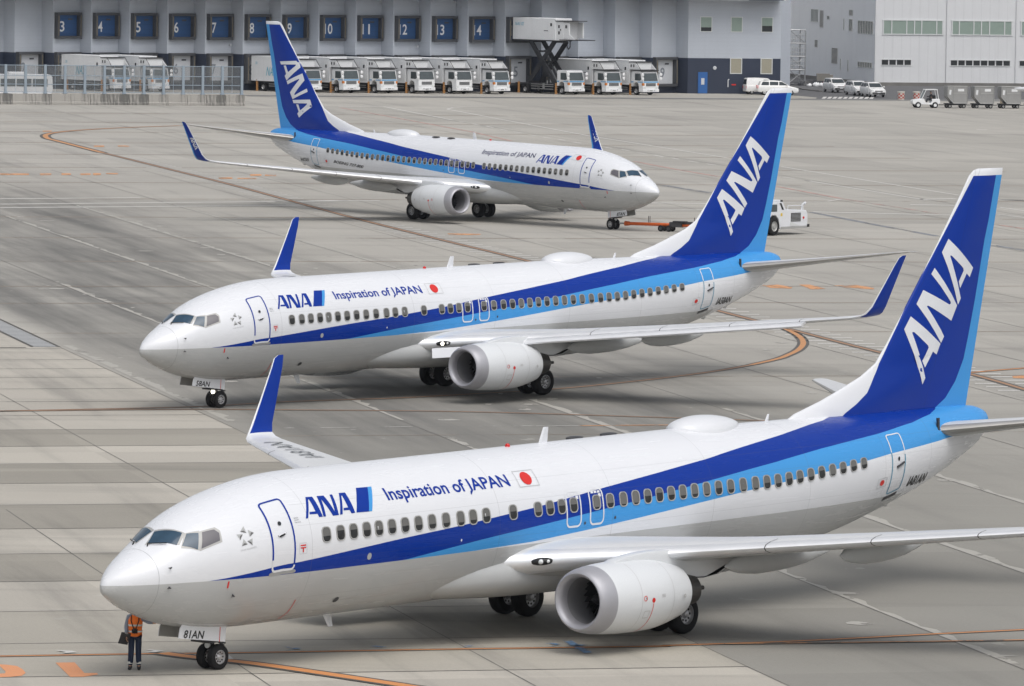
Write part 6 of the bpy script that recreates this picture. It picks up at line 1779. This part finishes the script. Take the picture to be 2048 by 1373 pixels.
# --- aircraft tow tractor and tow bar
tt = thing('aircraft_tow_tractor', 'low white aircraft tow tractor with large black wheels half hidden by a tail fin', 'tractor', (14.43, 390.8, 0), R(50))
tt.scale = (1, 1, 1.08)
mb = MB()
mb.prism([(-1.6, .5), (-1.0, .42), (1.15, .42), (1.3, .95), (1.6, 1.18), (2.0, 1.18), (2.3, .95), (2.45, .36), (5.15, .36), (5.3, .55), (5.3, 1.22), (5.15, 1.42), (3.3, 1.50), (3.05, 1.5), (2.7, 1.95), (.9, 1.95), (.35, 1.3), (-1.5, 1.2), (-1.6, .9)], -1.1, 1.1)
bd = mb.build('body', M_WHITE, tt, bevel=.05)
mb = MB(); mb.prism([(3.0, 1.53), (2.68, 2.02), (2.58, 2.02), (2.9, 1.53)], -.95, .95); mb.build('windshield', M_TGLASS, bd)
mb = MB(); mb.box((1.1, -.98, 1.955), (2.6, .98, 2.08)); mb.build('roof', M_WHITE, bd, bevel=.03)
mb = MB(); mb.box((3.55, -1.125, .78), (4.55, -1.102, 1.28)); 
for q in range(6): mb.box((3.56, -1.14, .82 + q * .075), (4.54, -1.126, .85 + q * .075), 1)
mb.build('grille', [M_DARK, M_STEEL], bd)
mb = MB(); mb.prism([(3.5, .52), (4.45, .52), (3.5, .78)], -1.12, -1.102); mb.build('side_panel', M_WFR, bd)
mb = MB()
for y in (-.8, .8): mb.tube((5.3, y, 1.05), (5.36, y, 1.05), .13, n=14)
mb.build('headlight', M_LAMP, bd)
mb = MB(); mb.tube((4.85, -1.10, .98), (4.85, -1.14, .98), .07, n=12); mb.build('marker_lamp', M_RED, bd)
mb = MB(); mb.box((5.3, -.35, .40), (5.62, .35, .72)); mb.tube((5.5, 0, .35), (5.5, 0, .85), .06); mb.build('hitch', M_BLACK, bd)
mb = MB(); mb.path([(4.9, -.9, 1.42), (4.95, -.9, 1.75), (5.2, -.9, 1.82)], .05); mb.tube((5.15, -.9, 1.78), (5.3, -.9, 1.85), .08, n=10); mb.build('work_lamp', M_WHITE, bd)
mb = MB(); mb.prism([(2.62, 1.50), (2.80, 1.50), (2.52, 1.90), (2.34, 1.90)], -1.115, -1.101); mb.build('side_window', M_BLACK, bd)
mb = MB(); mb.prism([(1.25, 1.40), (2.1, 1.40), (2.1, 1.82), (1.25, 1.82)], -1.113, -1.101); mb.build('side_window', M_TGLASS, bd)
mb = MB(); mb.prism([(2.48, 1.12), (2.66, 1.12), (2.66, 1.30), (2.48, 1.30)], -1.113, -1.101); mb.build('warning_plate', pmat('yellow_plate', (.7, .5, .05), .5), bd)
mb = MB(); mb.box((2.5, -1.12, .37), (5.2, -1.101, .50)); mb.build('skirt', M_FRAME, bd)
mb = MB()
for z in (.62, .9, 1.18): mb.box((5.302, -.95, z), (5.40, -.55, z + .12)); mb.box((5.302, .55, z), (5.40, .95, z + .12))
mb.box((5.25, -1.12, .42), (5.48, 1.12, .58)); mb.build('bumper', M_BLACK, bd, bevel=.01)
mb = MB()
for y in (-.95, .95): mb.path([(3.4, y, 1.5), (3.4, y, 1.72), (5.0, y, 1.68), (5.0, y, 1.42)], .022, 6)
mb.build('hand_rail', M_WHITE, bd)
mb = MB(); mb.tube((2.95, -.7, 1.5), (3.0, -.7, 1.85), .03); mb.box((2.92, -.8, 1.85), (3.06, -.6, 2.05)); mb.build('mirror', M_BLACK, bd)
for x in (1.8, -.6):
    for y in (-.98, .98): road_wheel(tt, (x, y, .55 if x > 1 else .40), .55 if x > 1 else .40, .34, M_FRAME)
tb = thing('tow_bar', 'orange tow bar linking the nose wheel of the rear airliner to the white tractor', 'tow bar', (6.62, 396.4, 0), math.atan2(392.9 - 396.4, 13.9 - 6.62))
mb = MB(); mb.tube((.15, 0, .42), (.75, 0, .42), .05, n=10, mi=1); mb.tube((.55, 0, .42), (.85, 0, .42), .16, .14, 12); mb.tube((.8, 0, .42), (6.6, 0, .44), .105, n=12); mb.tube((6.5, 0, .44), (7.9, 0, .44), .06, n=10, mi=1)
mb.build('bar', [M_ORANGE, M_STEEL], tb, smooth=.6)
mb = MB(); mb.box((3.75, -.25, .30), (4.6, .25, .62)); mb.box((4.0, -.3, .63), (4.9, .1, .70)); mb.box((4.5, -.12, .5), (5.3, .12, .66))
mb.build('jack', M_DARK, tb, bevel=.02)
for x in (2.3, 2.2, 5.4):
    mb = MB(); mb.tube((x, 0, .5), (x, 0, .95), .022, n=6); mb.build('lever', M_DARK, tb)
for x in (3.2, 3.75):
    for y in (-.3, .3): road_wheel(tb, (x, y, .2), .2, .12, M_DARK)
# --- the marshaller at the nose of the front airliner
pr = thing('person', 'person in orange safety vest and navy trousers standing under the nose of the front airliner', 'person', (-9.87, 163.4, 0), R(0))
SKIN = bpy.data.materials['skin_tone']
hx, hz = .075, .90
PV = [(0, 0, .92), (0, .0, 1.10), (0, .0, 1.28), (0, .01, 1.42), (0, 0, 1.50), (0, -.01, 1.57), (0, -.02, 1.66), (0, -.01, 1.73),
      (-.17, .01, 1.40), (-.24, .02, 1.14), (-.22, -.12, .96), (-.215, -.16, .90),
      (.17, .01, 1.40), (.33, -.02, 1.28), (.50, -.12, 1.27), (.57, -.15, 1.27),
      (-.09, 0, .88), (-.10, -.01, .50), (-.125, .02, .10), (-.13, -.06, .05),
      (.09, 0, .88), (.09, -.01, .50), (.105, .02, .10), (.115, -.06, .05)]
PE = [(0, 1), (1, 2), (2, 3), (3, 4), (4, 5), (5, 6), (6, 7), (3, 8), (8, 9), (9, 10), (10, 11), (3, 12), (12, 13), (13, 14), (14, 15), (0, 16), (16, 17), (17, 18), (18, 19), (0, 20), (20, 21), (21, 22), (22, 23)]
PR = [(.15, .10), (.14, .10), (.155, .105), (.12, .09), .055, .075, .09, .07, .065, .048, .034, .034, .065, .048, .034, .034, .085, .06, .042, .022, .085, .06, .042, .022]
body = put(skin_mesh('body', PV, PE, PR), 'body', SKIN, pr)
def hand(o, d, up, parent, s_=1.0):
    o = Vector(o); d = Vector(d).normalized(); up = Vector(up); up = (up - d * up.dot(d)).normalized(); sd_ = d.cross(up)
    vs = [o, o + d * .05, o + d * .09]; ed = [(0, 1), (1, 2)]; rd = [.024, .034, .030]
    for i, (off, ln) in enumerate(((-.030, .070), (-.010, .080), (.010, .076), (.030, .060))):
        b = len(vs); base = o + d * .085 + sd_ * off
        vs += [base, base + d * ln * .5 - up * .012, base + d * ln * .8 - up * .045]; ed += [(1, b), (b, b + 1), (b + 1, b + 2)]; rd += [.011, .010, .008]
    b = len(vs); vs += [o + d * .04 - sd_ * .04, o + d * .075 - sd_ * .06 - up * .015]; ed += [(1, b), (b, b + 1)]; rd += [.012, .010]
    return put(skin_mesh('hand', vs, ed, rd, 0, 1), 'hand', SKIN, parent)
hand(PV[11], (0, -.4, -1), (-1, 0, 0), pr); hand(PV[15], (1, -.3, 0), (0, 0, 1), pr)
M_SHIRT = pmat('grey_blue_shirt', (.22, .25, .31), .8, var=.12, scale=8)
M_TROU = pmat('navy_trousers', (.010, .020, .050), .8, var=.2, scale=8)
M_BOOT = pmat('black_boots', (.012, .012, .013), .6)
M_VEST = pmat('orange_vest', (1.0, .20, .02), .7, var=.1, scale=6)
M_REFL = pmat('reflective_tape', (.62, .62, .58), .4)
put(skin_mesh('shirt', PV[1:5] + PV[8:11] + PV[12:15], [(0, 1), (1, 2), (2, 3), (2, 4), (4, 5), (5, 6), (2, 7), (7, 8), (8, 9)], [(.155, .11), (.165, .115), (.13, .10), .06, .08, .062, .048, .08, .062, .048]), 'shirt', M_SHIRT, pr)
put(skin_mesh('trousers', [(0, 0, .98)] + PV[16:19] + PV[20:23], [(0, 1), (1, 2), (2, 3), (0, 4), (4, 5), (5, 6)], [(.16, .115), (.105, .10), (.088, .085), .075, (.105, .10), (.088, .085), .075]), 'trousers', M_TROU, pr)
for s_, p in ((-1, PV[18]), (1, PV[22])):
    mb = MB(); mb.lathe([(0, .078), (.06, .08)], (p[0], p[1], .16), (0, 0, 1), 20); mb.build('ankle_tape', M_REFL, pr, smooth=.8)
    put(skin_mesh('boot', [(p[0], p[1] + .03, .13), (p[0], p[1] + .02, .055), (p[0] + s_ * .01, p[1] - .10, .045), (p[0] + s_ * .015, p[1] - .19, .04)], [(0, 1), (1, 2), (2, 3)], [.062, .062, (.05, .045), (.042, .038)], 0, 2), 'boot', M_BOOT, pr)
def vest_ring(z, a, b, n=28): return [(a * math.cos(2 * math.pi * i / n), b * math.sin(2 * math.pi * i / n) + .005, z) for i in range(n)]
mb = MB(); mb.grid([vest_ring(z, a, b) for z, a, b in ((.90, .19, .145), (.98, .185, .14), (1.08, .18, .138), (1.20, .19, .142), (1.32, .20, .142), (1.40, .195, .128), (1.455, .14, .10), (1.48, .085, .08))], closed=True)
vest = mb.build('vest', M_VEST, pr, smooth=1.0)
for z0, z1, e in ((1.005, 1.05, .006), (1.165, 1.215, .008)):
    mb = MB(); mb.grid([vest_ring(z0, .185 + e, .14 + e), vest_ring(z1, .187 + e, .142 + e)], closed=True); mb.build('reflective_tape', M_REFL, vest, smooth=1.0)
for s_ in (-1, 1):
    mb = MB(); mb.path([(s_ * .10, -.10, 1.46), (s_ * .105, -.150, 1.32), (s_ * .03, -.160, 1.10)], .013, 6); mb.build('strap', M_BLACK, vest)
# face and head wear
mb = MB(); mb.lathe([(0, .115), (.05, .11), (.10, .08), (.125, .001)], (0, -.005, 1.70), (0, 0, 1), 24); mb.prism([(-.08, -.09), (.08, -.09), (.06, -.20), (-.06, -.20)], 1.70, 1.712, axis='z'); mb.build('cap', pmat('navy_cap', (.02, .03, .06), .8), pr, smooth=.7)
for s_ in (-1, 1):
    mb = MB(); mb.lathe([(0, .012), (.006, .008), (.008, .001)], (s_ * .032, -.098, 1.665), (0, -1, 0), 10); mb.build('eye', M_BLACK, pr, smooth=.8)
    mb = MB(); mb.lathe([(-.01, .001), (-.008, .022), (.006, .026), (.01, .001)], (s_ * .092, .0, 1.655), (1, 0, 0), 12); mb.build('ear', SKIN, pr, smooth=.8)
mb = MB(); mb.lathe([(0, .014), (.02, .012), (.03, .001)], (0, -.092, 1.635), (0, -1, -.2), 10); mb.build('nose', SKIN, pr, smooth=.8)
mb = MB(); mb.box((-.028, -.103, 1.595), (.028, -.092, 1.603)); mb.build('mouth', pmat('lip_colour', (.35, .15, .13), .6), pr)
cam_ = MB(); cam_.box((-.075, -.245, .99), (.075, -.165, 1.10)); cam_.lathe([(0, .045), (.07, .045), (.075, .03)], (0, -.245, 1.04), (0, -1, 0), 18); cam_.box((-.03, -.23, 1.10), (.03, -.18, 1.125))
o = cam_.build('radio', M_BLACK, None, bevel=.006); o.location = (-9.87, 163.4, 0); tag(o, 'black device hanging on straps at the waist of the worker in the orange vest', 'device')
cb_ = MB(); cb_.box((-.01, -.20, -.16), (.01, .10, .16)); cb_.box((-.016, -.19, -.15), (-.0101, .09, .13), 1); cb_.box((-.02, -.10, .13), (.015, .0, .165), 2)
o = cb_.build('clipboard', [M_DARK, pmat('clipboard_sheet', (.16, .16, .16), .6), M_STEEL], None, bevel=.003); o.location = (-10.10, 163.24, .84); o.rotation_euler = (R(-12), R(14), R(-55)); tag(o, 'dark clipboard held at the hip of the worker in the orange vest', 'clipboard')
